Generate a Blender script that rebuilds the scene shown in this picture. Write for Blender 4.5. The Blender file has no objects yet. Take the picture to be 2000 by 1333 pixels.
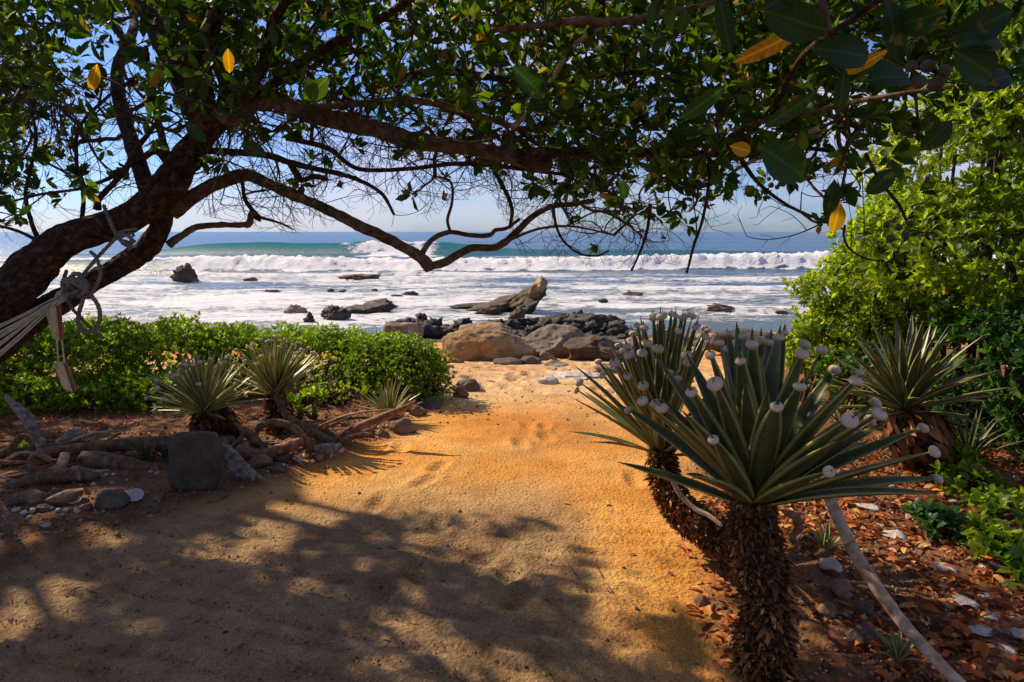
import bpy, bmesh, math, random
import numpy as np
from mathutils import Vector, Matrix

SC = bpy.context.scene
COL = SC.collection
rng = np.random.default_rng(7)
random.seed(7)
PI = math.pi

# ------------------------------------------------------------------ camera
CAM = np.array([0.0, 0.0, 1.65])
FPX = 1333.0                      # focal length in pixels of the 2000 px wide photograph
PITCH = math.radians(9.1)
SEA_Z = -1.6
cd = bpy.data.cameras.new("camera"); cam = bpy.data.objects.new("camera", cd); COL.objects.link(cam)
cam.location = CAM; cam.rotation_euler = (math.radians(90) - PITCH, 0, 0)
cd.sensor_width = 36.0; cd.lens = 36.0 * FPX / 2000.0; cd.clip_start = 0.05; cd.clip_end = 60000
SC.camera = cam

# ------------------------------------------------------------------ sun, sky, exposure
SUN_EL = math.radians(37); SUN_DIR = np.array([-0.80, 0.60, 0.0])      # towards the sun, seen from above
SUN_DIR = SUN_DIR / np.linalg.norm(SUN_DIR) * math.cos(SUN_EL); SUN_DIR[2] = math.sin(SUN_EL)
sl = bpy.data.lights.new("sun", 'SUN'); sl.energy = 5.0; sl.angle = math.radians(0.55); sl.color = (1.0, 0.82, 0.58)
so = bpy.data.objects.new("sun", sl); COL.objects.link(so)
so.rotation_euler = Vector(tuple(SUN_DIR)).to_track_quat('Z', 'Y').to_euler(); so.location = (-20, 15, 20)
W = bpy.data.worlds.new("World"); SC.world = W; W.use_nodes = True
nt = W.node_tree; nt.nodes.clear()
def wn(t, **k):
    n = nt.nodes.new(t)
    for a, b in k.items():
        if a in n.inputs.keys(): n.inputs[a].default_value = b
        else: setattr(n, a, b)
    return n
sky = wn('ShaderNodeTexSky', sky_type='NISHITA', sun_disc=False, sun_elevation=SUN_EL,
         sun_rotation=math.atan2(SUN_DIR[0], SUN_DIR[1]), air_density=1.0, dust_density=0.5, ozone_density=3.0)
tc = wn('ShaderNodeTexCoord')
mp = wn('ShaderNodeMapping'); mp.inputs['Scale'].default_value = (1.0, 1.0, 2.6); mp.inputs['Location'].default_value = (3.1, 1.7, 0.3)
no = wn('ShaderNodeTexNoise'); no.inputs['Scale'].default_value = 2.3; no.inputs['Detail'].default_value = 8; no.inputs['Roughness'].default_value = 0.56
rp = wn('ShaderNodeValToRGB'); rp.color_ramp.elements[0].position = 0.46; rp.color_ramp.elements[1].position = 0.70
hs = wn('ShaderNodeMix', data_type='RGBA', blend_type='MULTIPLY'); hs.inputs[0].default_value = 1.0
hs.inputs[7].default_value = (0.56, 0.74, 1.17, 1)
mx = wn('ShaderNodeMix', data_type='RGBA'); mx.inputs[7].default_value = (7.4, 6.4, 7.3, 1)      # cloud, in sky units
bg = wn('ShaderNodeBackground'); bg.inputs['Strength'].default_value = 0.082
wo = wn('ShaderNodeOutputWorld'); L = nt.links.new
L(tc.outputs['Generated'], mp.inputs['Vector']); L(mp.outputs[0], no.inputs['Vector']); L(no.outputs['Fac'], rp.inputs[0])
L(sky.outputs[0], hs.inputs[6]); L(hs.outputs[2], mx.inputs[6])
mm = wn('ShaderNodeMath', operation='MULTIPLY'); mm.inputs[1].default_value = 0.85
L(rp.outputs[0], mm.inputs[0]); L(mm.outputs[0], mx.inputs[0]); L(mx.outputs[2], bg.inputs['Color']); L(bg.outputs[0], wo.inputs[0])
SC.view_settings.view_transform = 'Standard'; SC.view_settings.look = 'None'
SC.view_settings.exposure = 0.5; SC.view_settings.gamma = 1.0; SC.view_settings.use_curve_mapping = False
SC.cycles.max_bounces = 6; SC.cycles.diffuse_bounces = 3; SC.cycles.glossy_bounces = 2; SC.cycles.transmission_bounces = 4

# ------------------------------------------------------------------ pixel -> place
SP, CP = math.sin(PITCH), math.cos(PITCH)
def ray(u, v):
    u = np.asarray(u, float); v = np.asarray(v, float)
    x = (u - 1000) / FPX; y = -(v - 666.5) / FPX
    return np.stack([x, CP + y * SP, -SP + y * CP], -1)
def at(u, v, Y):
    d = ray(u, v); return CAM + d * (np.asarray(Y, float) / d[..., 1])[..., None]
def px(P):
    P = np.asarray(P, float) - CAM
    f = P[..., 1] * CP - P[..., 2] * SP; up = P[..., 1] * SP + P[..., 2] * CP
    f = np.where(np.abs(f) < 1e-6, 1e-6, f)
    return 1000 + FPX * P[..., 0] / f, 666.5 - FPX * up / f, f

# ------------------------------------------------------------------ noise
def _h(ix, iy, iz, s):
    n = (ix.astype(np.int64) * 374761393 + iy.astype(np.int64) * 668265263 + iz.astype(np.int64) * 2147483647 + s * 974634777) & 0xffffffff
    n = ((n ^ (n >> 13)) * 1274126177) & 0xffffffff
    n = ((n ^ (n >> 16)) * 2246822519) & 0xffffffff
    return ((n ^ (n >> 15)) & 0xffffff) / float(0xffffff)
def vn(P, s=0):
    P = np.asarray(P, float)
    if P.shape[-1] == 2: P = np.concatenate([P, np.zeros(P.shape[:-1] + (1,)) + .37], -1)
    i = np.floor(P); f = P - i; f = f * f * (3 - 2 * f); r = 0
    for dx in (0, 1):
        wx = f[..., 0] if dx else 1 - f[..., 0]
        for dy in (0, 1):
            wy = f[..., 1] if dy else 1 - f[..., 1]
            for dz in (0, 1):
                wz = f[..., 2] if dz else 1 - f[..., 2]
                r = r + wx * wy * wz * _h(i[..., 0] + dx, i[..., 1] + dy, i[..., 2] + dz, s)
    return r * 2 - 1
def fbm(P, o=4, s=0, g=.5):
    r = 0; a = 1; P = np.asarray(P, float)
    for k in range(o):
        r = r + a * vn(P, s + k * 17); P = P * 2.03 + 5.3; a *= g
    return r
def sst(a, b, x):
    t = np.clip((x - a) / (b - a), 0, 1); return t * t * (3 - 2 * t)

# ------------------------------------------------------------------ ground heights
def poly_dist(x, y, pts):
    """signed side distance to a polyline given as x(y): positive right of it"""
    ys = [p[1] for p in pts]; xs = [p[0] for p in pts]
    return x - np.interp(y, ys, xs)
def gp0(u, v, z=0.0):
    d = ray(u, v); t = (z - CAM[2]) / d[2]; return CAM + d * t
def hbase(x, y):
    y = np.asarray(y, float)
    return -0.1 * 1.2 * np.logaddexp(0, (y - 6.0) / 1.2) * 1.09
LEFT_EDGE = [(-2.6, 0), (-2.5, 3.2), (-1.9, 3.9), (-1.45, 4.5), (-1.2, 5.0), (-1.0, 6.2), (-0.9, 7.6), (-1.0, 9), (-1.2, 12), (-1.5, 40)]
RIGHT_EDGE = [(0.75, 0), (0.8, 2.6), (0.95, 3.2), (1.2, 4.4), (1.75, 6), (2.6, 8), (3.6, 10), (6, 14), (9, 40)]
def beds(x, y):
    w = 0.10 * fbm(np.stack([x * 1.7, y * 1.7], -1), 3, 5)
    l = -poly_dist(x, y, LEFT_EDGE) + w; r = poly_dist(x, y, RIGHT_EDGE) + w
    return sst(-.12, .18, l) * sst(11.5, 8.5, y), sst(-.12, .2, r) * sst(12, 9, y)
def ground_h(x, y):
    x = np.asarray(x, float); y = np.asarray(y, float)
    h = hbase(x, y)
    bl, br = beds(x, y)
    P = np.stack([x, y], -1)
    h = h + 0.05 * bl + 0.03 * br + 0.018 * fbm(P * 0.9, 3, 1) + 0.006 * fbm(P * 4, 3, 2)
    h = h + 0.35 * sst(2.6, 6.0, x) * sst(30, 12, y)              # ground rises under the thicket on the seaward right
    return h
def G(u, v):
    """point of the ground seen at photograph pixel (u, v)"""
    d = ray(u, v); t = 1.0
    z = 0.0
    for _ in range(25):
        t = (z - CAM[2]) / d[2]; p = CAM + d * t; z = 0.5 * z + 0.5 * float(ground_h(p[0], p[1]))
    return CAM + d * t

# ------------------------------------------------------------------ objects
def tag(o, label=None, cat=None, group=None, kind=None):
    if label: o['label'] = label
    if cat: o['category'] = cat
    if group: o['group'] = group
    if kind: o['kind'] = kind
    return o
def mesh(name, V, F, mats=(), mi=None, smooth=True, tint=None, attrs=None):
    """F: array (n,3)/(n,4) or list of such arrays"""
    if isinstance(F, np.ndarray): F = [F]
    F = [np.asarray(f, np.int32) for f in F if len(f)]
    V = np.asarray(V, np.float32)
    me = bpy.data.meshes.new(name)
    me.vertices.add(len(V)); me.vertices.foreach_set('co', V.ravel())
    loops = np.concatenate([f.ravel() for f in F]); cnt = np.concatenate([np.full(len(f), f.shape[1], np.int32) for f in F])
    me.loops.add(len(loops)); me.loops.foreach_set('vertex_index', loops)
    me.polygons.add(len(cnt)); st = np.concatenate([[0], np.cumsum(cnt)[:-1]]).astype(np.int32)
    me.polygons.foreach_set('loop_start', st)
    if mi is not None: me.polygons.foreach_set('material_index', np.asarray(mi, np.int32))
    me.polygons.foreach_set('use_smooth', np.full(len(cnt), smooth, bool))
    for m in (mats if isinstance(mats, (list, tuple)) else [mats]): me.materials.append(m)
    me.update(calc_edges=True)
    if tint is not None:
        a = me.attributes.new('tint', 'FLOAT', 'POINT'); a.data.foreach_set('value', np.broadcast_to(np.asarray(tint, np.float32), (len(V),)).copy())
    for k, v in (attrs or {}).items():
        a = me.attributes.new(k, 'FLOAT', 'POINT'); a.data.foreach_set('value', np.asarray(v, np.float32))
    return me
def thing(name, label, cat, loc, group=None):
    o = bpy.data.objects.new(name, None); COL.objects.link(o); o.location = tuple(float(c) for c in loc)
    o.empty_display_size = .1
    return tag(o, label, cat, group)
def obj(name, me, parent=None, loc=None, kind=None, label=None):
    """me is in world coordinates; re-based on the parent's (or its own) location"""
    o = bpy.data.objects.new(name, me); COL.objects.link(o)
    if parent is not None: o.parent = parent
    if loc is not None: o.location = tuple(float(c) for c in loc)
    if kind: o['kind'] = kind
    if label: o['label'] = label
    return o
def wobj(name, V, F, mats, parent=None, base=None, **k):
    kind = k.pop('kind', None); label = k.pop('label', None)
    V = np.asarray(V, float)
    if parent is not None:
        p = parent; off = np.array(p.location)
        while p.parent is not None: p = p.parent; off = off + np.array(p.location)
        return obj(name, mesh(name, V - off, F, mats, **k), parent, kind=kind, label=label)
    if base is None: base = np.array([V[:, 0].mean(), V[:, 1].mean(), V[:, 2].min()])
    return obj(name, mesh(name, V - base, F, mats, **k), None, base, kind=kind, label=label)
class Acc:
    def __init__(s): s.V = []; s.F = {3: [], 4: []}; s.M = {3: [], 4: []}; s.T = []; s.n = 0
    def add(s, V, F, m=0, t=0.5):
        V = np.asarray(V, float).reshape(-1, 3)
        for f in (F if isinstance(F, list) else [F]):
            f = np.asarray(f)
            if len(f) == 0: continue
            s.F[f.shape[1]].append(f + s.n); s.M[f.shape[1]].append(np.broadcast_to(np.asarray(m), (len(f),)).copy())
        s.V.append(V); s.T.append(np.broadcast_to(np.asarray(t, float), (len(V),)).copy()); s.n += len(V)
    def out(s):
        F = [np.concatenate(s.F[k]) for k in (3, 4) if s.F[k]]; M = np.concatenate([np.concatenate(s.M[k]) for k in (3, 4) if s.M[k]])
        return np.concatenate(s.V), F, M, np.concatenate(s.T)
    def build(s, name, mats, parent=None, **k):
        V, F, M, T = s.out()
        return wobj(name, V, F, mats, parent, mi=M, tint=T, **k)
def nrm(a): return a / np.maximum(np.linalg.norm(a, axis=-1, keepdims=True), 1e-9)

def catmull(P, n):
    P = np.asarray(P, float); m = len(P)
    if m == 2: t = np.linspace(0, 1, n)[:, None]; return P[0] * (1 - t) + P[1] * t
    Q = np.vstack([2 * P[0] - P[1], P, 2 * P[-1] - P[-2]])
    seg = np.linalg.norm(np.diff(P[:, :3], axis=0), axis=1); cs = np.concatenate([[0], np.cumsum(seg)])
    s = np.linspace(0, cs[-1], n); i = np.clip(np.searchsorted(cs, s, side='right') - 1, 0, m - 2)
    t = ((s - cs[i]) / np.maximum(seg[i], 1e-9))[:, None]
    a, b, c, d = Q[i], Q[i + 1], Q[i + 2], Q[i + 3]
    return .5 * ((2 * b) + (-a + c) * t + (2 * a - 5 * b + 4 * c - d) * t * t + (-a + 3 * b - 3 * c + d) * t ** 3)
def frames(C):
    T = nrm(np.gradient(C, axis=0)); N = np.zeros_like(T)
    a = np.array([0, 0, 1.]) if abs(T[0, 2]) < .9 else np.array([1., 0, 0])
    n = nrm(a - T[0] * a.dot(T[0]))
    for i in range(len(C)):
        n = nrm(n - T[i] * n.dot(T[i])); N[i] = n
    return T, N, np.cross(T, N)
def tube(pts, rad, sides=8, n=None, rough=0.0, seed=0, flat=1.0, freq=1.0, cap=True, groove=0.0):
    """pts (m,3), rad scalar or (m,) -> V, [quads, tris]; rough = relative bark displacement"""
    pts = np.asarray(pts, float); m = len(pts); rad = np.broadcast_to(np.asarray(rad, float), (m,))
    if n is None: n = max(3, m * 4)
    C = catmull(np.column_stack([pts, rad]), n); R = np.maximum(C[:, 3], 1e-4); C = C[:, :3]
    T, N, B = frames(C)
    th = np.linspace(0, 2 * PI, sides, endpoint=False)
    ring = np.cos(th)[None, :, None] * N[:, None] + np.sin(th)[None, :, None] * B[:, None] * flat
    RR = R[:, None] * np.ones(sides)
    if rough:
        Q = C[:, None] + ring * R[:, None, None]; sc = freq / max(R.mean(), 1e-3)
        RR = RR * (1 + rough * fbm(Q * sc * .7, 3, seed) + .5 * rough * vn(Q * sc * 2.4, seed + 9))
    if groove:
        sl_ = np.concatenate([[0], np.cumsum(np.linalg.norm(np.diff(C, axis=0), axis=1))]); k_ = 1 / max(R.mean(), 1e-3)
        Qg = np.stack([np.cos(th)[None] * 4.2 + 0 * RR, np.sin(th)[None] * 4.2 + 0 * RR, sl_[:, None] * k_ * .9 + 0 * RR], -1)
        RR = RR * (1 - groove * np.maximum(0, .45 - np.abs(fbm(Qg, 3, seed + 21))) * 2 + groove * .5 * vn(Qg * 3.1, seed + 30))
    V = C[:, None] + ring * RR[..., None]
    V = V.reshape(-1, 3); i = np.arange(n - 1)[:, None] * sides; j = np.arange(sides)[None]; k = (j + 1) % sides
    Fq = np.stack([i + j, i + k, i + sides + k, i + sides + j], -1).reshape(-1, 4)
    if not cap: return V, [Fq]
    V = np.vstack([V, C[0] - T[0] * R[0] * .25, C[-1] + T[-1] * R[-1] * .4]); a = n * sides; j = np.arange(sides); k = (j + 1) % sides
    t1 = np.stack([k, j, np.full(sides, a)], -1); t2 = np.stack([(n - 1) * sides + j, (n - 1) * sides + k, np.full(sides, a + 1)], -1)
    return V, [Fq, np.vstack([t1, t2])]
def tpx(seq, Y=None):
    """pixel path [(u, v, r_px[, Y])] -> points, radii (radius px converted at that depth)"""
    P = []; R = []
    for s in seq:
        y = s[3] if len(s) > 3 else Y
        P.append(at(s[0], s[1], y)); R.append(s[2] * y / FPX)
    return np.array(P), np.array(R)
def scatter(TV, TF, R, pos, scale):
    """copies of a template; R (n,3,3) columns = x,y,z axes"""
    TV = np.asarray(TV, float); n = len(pos); k = len(TV)
    V = np.einsum('nij,kj->nki', R, TV) * np.asarray(scale, float).reshape(-1, 1, 1) + pos[:, None]
    F = [(f[None] + (np.arange(n) * k)[:, None, None]).reshape(-1, f.shape[1]) for f in (TF if isinstance(TF, list) else [TF])]
    return V.reshape(-1, 3), F
def basis(d, up=None, roll=None):
    """rotation with y axis = d; z axis close to up"""
    d = nrm(d); n = len(d)
    if up is None: up = np.tile([0, 0, 1.], (n, 1))
    x = np.cross(d, up); bad = np.linalg.norm(x, axis=1) < 1e-3; x[bad] = [1, 0, 0]; x = nrm(x); z = np.cross(x, d)
    if roll is not None:
        c, s = np.cos(roll)[:, None], np.sin(roll)[:, None]; x, z = x * c + z * s, z * c - x * s
    return np.stack([x, d, z], -1)
def leaf_t(w=.42, bend=.12, fold=.12, wide=.62, rows=3):
    """obovate leaf of length 1 along +y, folded along the midrib; rows of (L, mid, R)"""
    ys = np.linspace(0, 1, rows + 2); V = [(0, 0, 0)]; F = []
    for y in ys[1:-1]:
        h = w / 2 * (math.sin(PI * min(1, y / wide * .5) ) if y < wide else math.sqrt(max(0.05, 1 - ((y - wide) / (1 - wide)) ** 2)))
        z = -bend * y * y
        V += [(-h, y, z + fold * h * 2), (0, y, z), (h, y, z + fold * h * 2)]
    V.append((0, 1, -bend)); T = [(0, 2, 1), (0, 3, 2)]
    for r in range(rows - 1):
        a = 1 + 3 * r; F += [(a, a + 1, a + 4, a + 3), (a + 1, a + 2, a + 5, a + 4)]
    a = 1 + 3 * (rows - 1); e = len(V) - 1; T += [(a, a + 1, e), (a + 1, a + 2, e)]
    return np.array(V, float), [np.array(T), np.array(F)] if F else [np.array(T)]
def rosettes(pos, axis, m, L, spread=(.7, 1.25), seed=0, Lvar=.25, wob=.25):
    """m leaves round each cluster -> R, pos, scale, cluster id"""
    r = np.random.default_rng(seed); n = len(pos)
    pos = np.repeat(pos, m, 0); ax = np.repeat(nrm(axis), m, 0); N = len(pos)
    ph = np.tile(np.arange(m) * 2.39996, n) + np.repeat(r.uniform(0, 6.28, n), m) + r.normal(0, .2, N)
    al = r.uniform(spread[0], spread[1], N) * np.tile(np.linspace(.45, 1.0, m), n)
    a = np.where(np.abs(ax[:, 2:3]) < .9, np.array([[0, 0, 1.]]), np.array([[1., 0, 0]]))
    e1 = nrm(np.cross(ax, a)); e2 = np.cross(ax, e1)
    rad = np.cos(ph)[:, None] * e1 + np.sin(ph)[:, None] * e2
    d = np.cos(al)[:, None] * ax + np.sin(al)[:, None] * rad
    d = nrm(d + r.normal(0, wob * .4, (N, 3)))
    sc = np.repeat(L, m) * r.uniform(1 - Lvar, 1 + Lvar, N) if np.ndim(L) else L * r.uniform(1 - Lvar, 1 + Lvar, N)
    return basis(d, ax, r.normal(0, wob, N)), pos + d * (sc[:, None] * .12), sc, np.repeat(np.arange(n), m)

# ------------------------------------------------------------------ materials
def material(name, rough=.8, spec=.3):
    m = bpy.data.materials.new(name); m.use_nodes = True; t = m.node_tree; b = t.nodes['Principled BSDF']
    b.inputs['Roughness'].default_value = rough; b.inputs['Specular IOR Level'].default_value = spec
    return m, t, b
def N(t, typ, ins=None, **k):
    n = t.nodes.new(typ)
    for a, b in k.items(): setattr(n, a, b)
    for a, b in (ins or {}).items():
        if isinstance(b, tuple) and len(b) == 2 and hasattr(b[0], 'outputs'): t.links.new(b[0].outputs[b[1]], n.inputs[a])
        elif hasattr(b, 'outputs'): t.links.new(b.outputs[0], n.inputs[a])
        else: n.inputs[a].default_value = b
    return n
def ramp(t, fac, stops, interp='LINEAR'):
    n = t.nodes.new('ShaderNodeValToRGB'); e = n.color_ramp; e.interpolation = interp
    while len(e.elements) < len(stops): e.elements.new(.5)
    for el, (p, c) in zip(e.elements, stops): el.position = p; el.color = (*c, 1) if len(c) == 3 else c
    t.links.new(fac, n.inputs[0]); return n
def mixc(t, f, a, b, mode='MIX'):
    n = t.nodes.new('ShaderNodeMix'); n.data_type = 'RGBA'; n.blend_type = mode
    for i, x in ((0, f), (6, a), (7, b)):
        if isinstance(x, (int, float)): n.inputs[i].default_value = x
        elif isinstance(x, tuple): n.inputs[i].default_value = (*x, 1)
        else: t.links.new(x, n.inputs[i])
    return n.outputs[2]
def coords(t, scale=(1, 1, 1), kind='Object'):
    c = N(t, 'ShaderNodeTexCoord'); m = N(t, 'ShaderNodeMapping'); t.links.new(c.outputs[kind], m.inputs['Vector'])
    m.inputs['Scale'].default_value = scale; return m.outputs[0]
def bump(t, b, h, dist=.01, strength=1.0):
    n = N(t, 'ShaderNodeBump'); n.inputs['Distance'].default_value = dist; n.inputs['Strength'].default_value = strength
    t.links.new(h, n.inputs['Height']); t.links.new(n.outputs[0], b.inputs['Normal'])
def noise(t, vec, scale, detail=5, rough=.55):
    n = N(t, 'ShaderNodeTexNoise'); t.links.new(vec, n.inputs['Vector']); n.inputs['Scale'].default_value = scale
    n.inputs['Detail'].default_value = detail; n.inputs['Roughness'].default_value = rough; return n.outputs['Fac']
def voro(t, vec, scale, feature='F1', out='Distance'):
    n = N(t, 'ShaderNodeTexVoronoi', feature=feature); t.links.new(vec, n.inputs['Vector']); n.inputs['Scale'].default_value = scale
    return n.outputs[out]
def mth(t, op, a, b=0.0, c=None):
    n = N(t, 'ShaderNodeMath', operation=op)
    for i, x in enumerate((a, b) if c is None else (a, b, c)):
        if isinstance(x, (int, float)): n.inputs[i].default_value = x
        else: t.links.new(x, n.inputs[i])
    return n.outputs[0]
def attr(t, name):
    n = N(t, 'ShaderNodeAttribute'); n.attribute_name = name; return n.outputs['Fac']

def leaf_mat(name, stops, trans=.45, rough=.4, tcol=None, spec=.35, vein=True):
    m, t, b = material(name, rough, spec); f = attr(t, 'tint'); r = ramp(t, f, stops)
    v = coords(t); nz = noise(t, v, 14, 3)
    c = mixc(t, .5, r.outputs[0], ramp(t, nz, [(.3, (.55, .55, .55)), (.7, (1.25, 1.2, 1.1))]).outputs[0], 'MULTIPLY')
    t.links.new(c, b.inputs['Base Color'])
    tr = N(t, 'ShaderNodeBsdfTranslucent'); tcc = mixc(t, 1.0, c, tcol or (1.6, 1.9, .5), 'MULTIPLY'); t.links.new(tcc, tr.inputs[0])
    mxs = N(t, 'ShaderNodeMixShader'); mxs.inputs[0].default_value = trans
    t.links.new(b.outputs[0], mxs.inputs[1]); t.links.new(tr.outputs[0], mxs.inputs[2])
    t.links.new(mxs.outputs[0], t.nodes['Material Output'].inputs[0]); return m
def stone_mat(name, c1, c2, c3=None, scale=3.0, rough=.85, bmp=.02, lich=None):
    m, t, b = material(name, rough, .25); v = coords(t)
    n1 = noise(t, v, scale, 8, .62); n2 = noise(t, v, scale * 5, 6, .7)
    c = ramp(t, n1, [(.3, c1), (.52, c2), (.72, c3 or c2)]).outputs[0]
    c = mixc(t, .6, c, ramp(t, n2, [(.3, (.5, .5, .5)), (.75, (1.3, 1.3, 1.3))]).outputs[0], 'MULTIPLY')
    if lich: c = mixc(t, ramp(t, noise(t, v, scale * 1.3 + 1.1, 6, .6), [(.58, (0, 0, 0)), (.66, (1, 1, 1))]).outputs[0], c, lich)
    t.links.new(c, b.inputs['Base Color'])
    cr = voro(t, v, scale * 2.2, 'DISTANCE_TO_EDGE'); cr = ramp(t, cr, [(0, (0, 0, 0)), (.06, (1, 1, 1))]).outputs[0]
    h = mth(t, 'ADD', mth(t, 'MULTIPLY', n2, 1.0), mth(t, 'MULTIPLY', cr, .12)); h = mth(t, 'ADD', h, mth(t, 'MULTIPLY', n1, 1.5))
    bump(t, b, h, bmp, 1.0); return m
def wood_mat(name, c1, c2, c3, stretch=(14, 14, 1.6), scale=4, bmp=.006, rough=.8, moss=None):
    m, t, b = material(name, rough, .2)
    v = coords(t, stretch, 'Object'); v2 = coords(t)
    n1 = noise(t, v, scale, 6, .65); n2 = noise(t, v2, 6, 5, .6)
    c = ramp(t, n1, [(.32, c1), (.5, c2), (.68, c3)]).outputs[0]
    c = mixc(t, .55, c, ramp(t, n2, [(.3, (.55, .5, .45)), (.7, (1.3, 1.25, 1.2))]).outputs[0], 'MULTIPLY')
    if moss: c = mixc(t, ramp(t, noise(t, v2, 5.3, 6, .65), [(.55, (0, 0, 0)), (.65, (1, 1, 1))]).outputs[0], c, moss)
    t.links.new(c, b.inputs['Base Color']); bump(t, b, mth(t, 'ADD', n1, mth(t, 'MULTIPLY', noise(t, v2, 40, 4), .5)), bmp, 1.0); return m
def flat_mat(name, c, rough=.7, spec=.3, var=.25, sc=20, bmp=.001):
    m, t, b = material(name, rough, spec); v = coords(t); n = noise(t, v, sc, 5)
    lo = tuple(x * (1 - var) for x in c); hi = tuple(min(1, x * (1 + var)) for x in c)
    t.links.new(ramp(t, n, [(.3, lo), (.7, hi)]).outputs[0], b.inputs['Base Color']); bump(t, b, n, bmp); return m

M = {}
M['canopy'] = leaf_mat('canopy_leaf', [(0, (.016, .040, .006)), (.5, (.045, .090, .009)), (.9, (.13, .19, .012)), (.97, (.42, .20, .01)), (1, (.45, .16, .01))], .42, .55, None, .2)
M['thicket'] = leaf_mat('thicket_leaf', [(0, (.07, .12, .006)), (.5, (.155, .24, .012)), (.93, (.37, .41, .02)), (1, (.55, .30, .03))], .52, .45, (2.1, 2.2, .5))
M['hedge'] = leaf_mat('hedge_leaf', [(0, (.06, .11, .006)), (.5, (.15, .24, .010)), (1, (.42, .43, .02))], .5)
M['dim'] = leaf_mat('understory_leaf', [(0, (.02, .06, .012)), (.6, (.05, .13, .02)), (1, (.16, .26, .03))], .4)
M['litter'] = leaf_mat('dead_leaf', [(0, (.07, .025, .012)), (.35, (.28, .075, .018)), (.7, (.55, .15, .028)), (.9, (.62, .28, .06)), (1, (.62, .45, .22))], .2, .7, (1.3, .9, .5))
M['yellowleaf'] = leaf_mat('fallen_yellow_leaf', [(0, (.45, .30, .04)), (.6, (.55, .4, .06)), (1, (.3, .12, .04))], .25, .6, (1.2, 1, .5))
M['bark'] = wood_mat('bark', (.016, .008, .006), (.045, .024, .014), (.15, .085, .05), (1, 1, 1), 34, .02, .9)
M['limb'] = wood_mat('limb_bark', (.04, .023, .012), (.12, .072, .037), (.25, .16, .085), (1, 1, 1), 26, .006, .85)
M['twig'] = flat_mat('twig', (.075, .045, .028), .85, .2, .4, 30)
M['drift'] = wood_mat('driftwood', (.05, .028, .014), (.15, .09, .045), (.30, .19, .105), (3, 3, 3), 7, .008)
M['driftred'] = wood_mat('driftwood_reddish', (.08, .035, .018), (.26, .12, .06), (.42, .24, .14), (3, 3, 3), 7, .006)
M['driftgrey'] = wood_mat('driftwood_grey', (.08, .065, .05), (.22, .185, .145), (.42, .37, .31), (3, 3, 3), 8, .006)
M['pole'] = wood_mat('weathered_pole', (.24, .15, .085), (.46, .33, .2), (.66, .52, .36), (3, 3, 3), 6, .004)
M['board'] = wood_mat('board_wood', (.34, .25, .12), (.5, .39, .21), (.62, .5, .3), (10, 10, 1), 8, .002)
M['boardred'] = flat_mat('board_edge_red', (.20, .045, .015), .6, .3, .3, 30)
M['block'] = stone_mat('block_stone', (.07, .05, .033), (.13, .095, .062), (.20, .15, .095), 9, .95, .02)
M['tan'] = stone_mat('tan_boulder', (.16, .095, .045), (.40, .26, .13), (.54, .40, .25), 1.6, .85, .05, (.15, .11, .075))
M['grey'] = stone_mat('grey_rock', (.13, .10, .07), (.28, .225, .17), (.42, .35, .27), 2.2, .85, .05)
M['dark'] = stone_mat('dark_reef', (.03, .024, .019), (.075, .06, .047), (.14, .11, .08), 3, .55, .07)
M['brownrock'] = stone_mat('brown_sea_rock', (.05, .035, .022), (.13, .09, .055), (.24, .17, .095), 2.0, .75, .06)
M['stone'] = stone_mat('garden_stone', (.11, .06, .03), (.26, .15, .08), (.40, .27, .16), 7, .8, .01)
M['stonegrey'] = stone_mat('garden_stone_grey', (.075, .06, .042), (.13, .10, .068), (.22, .175, .12), 7, .8, .01)
M['pale'] = stone_mat('pale_stone', (.36, .31, .26), (.56, .5, .44), (.72, .68, .62), 8, .8, .012)
M['pebble'] = flat_mat('pebble', (.42, .37, .31), .6, .35, .4, 25, .003)
M['shell'] = flat_mat('shell', (.66, .6, .53), .5, .4, .2, 30, .002)
M['gravel'] = leaf_mat('gravel', [(0, (.05, .032, .02)), (.5, (.2, .13, .075)), (1, (.5, .4, .28))], 0.0, .9)
# rope
M['rope'] = flat_mat('rope_fibre', (.17, .145, .12), .95, .1, .35, 90, .002)
M['cord'] = flat_mat('hammock_cord', (.5, .43, .27), .9, .1, .25, 60)
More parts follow.
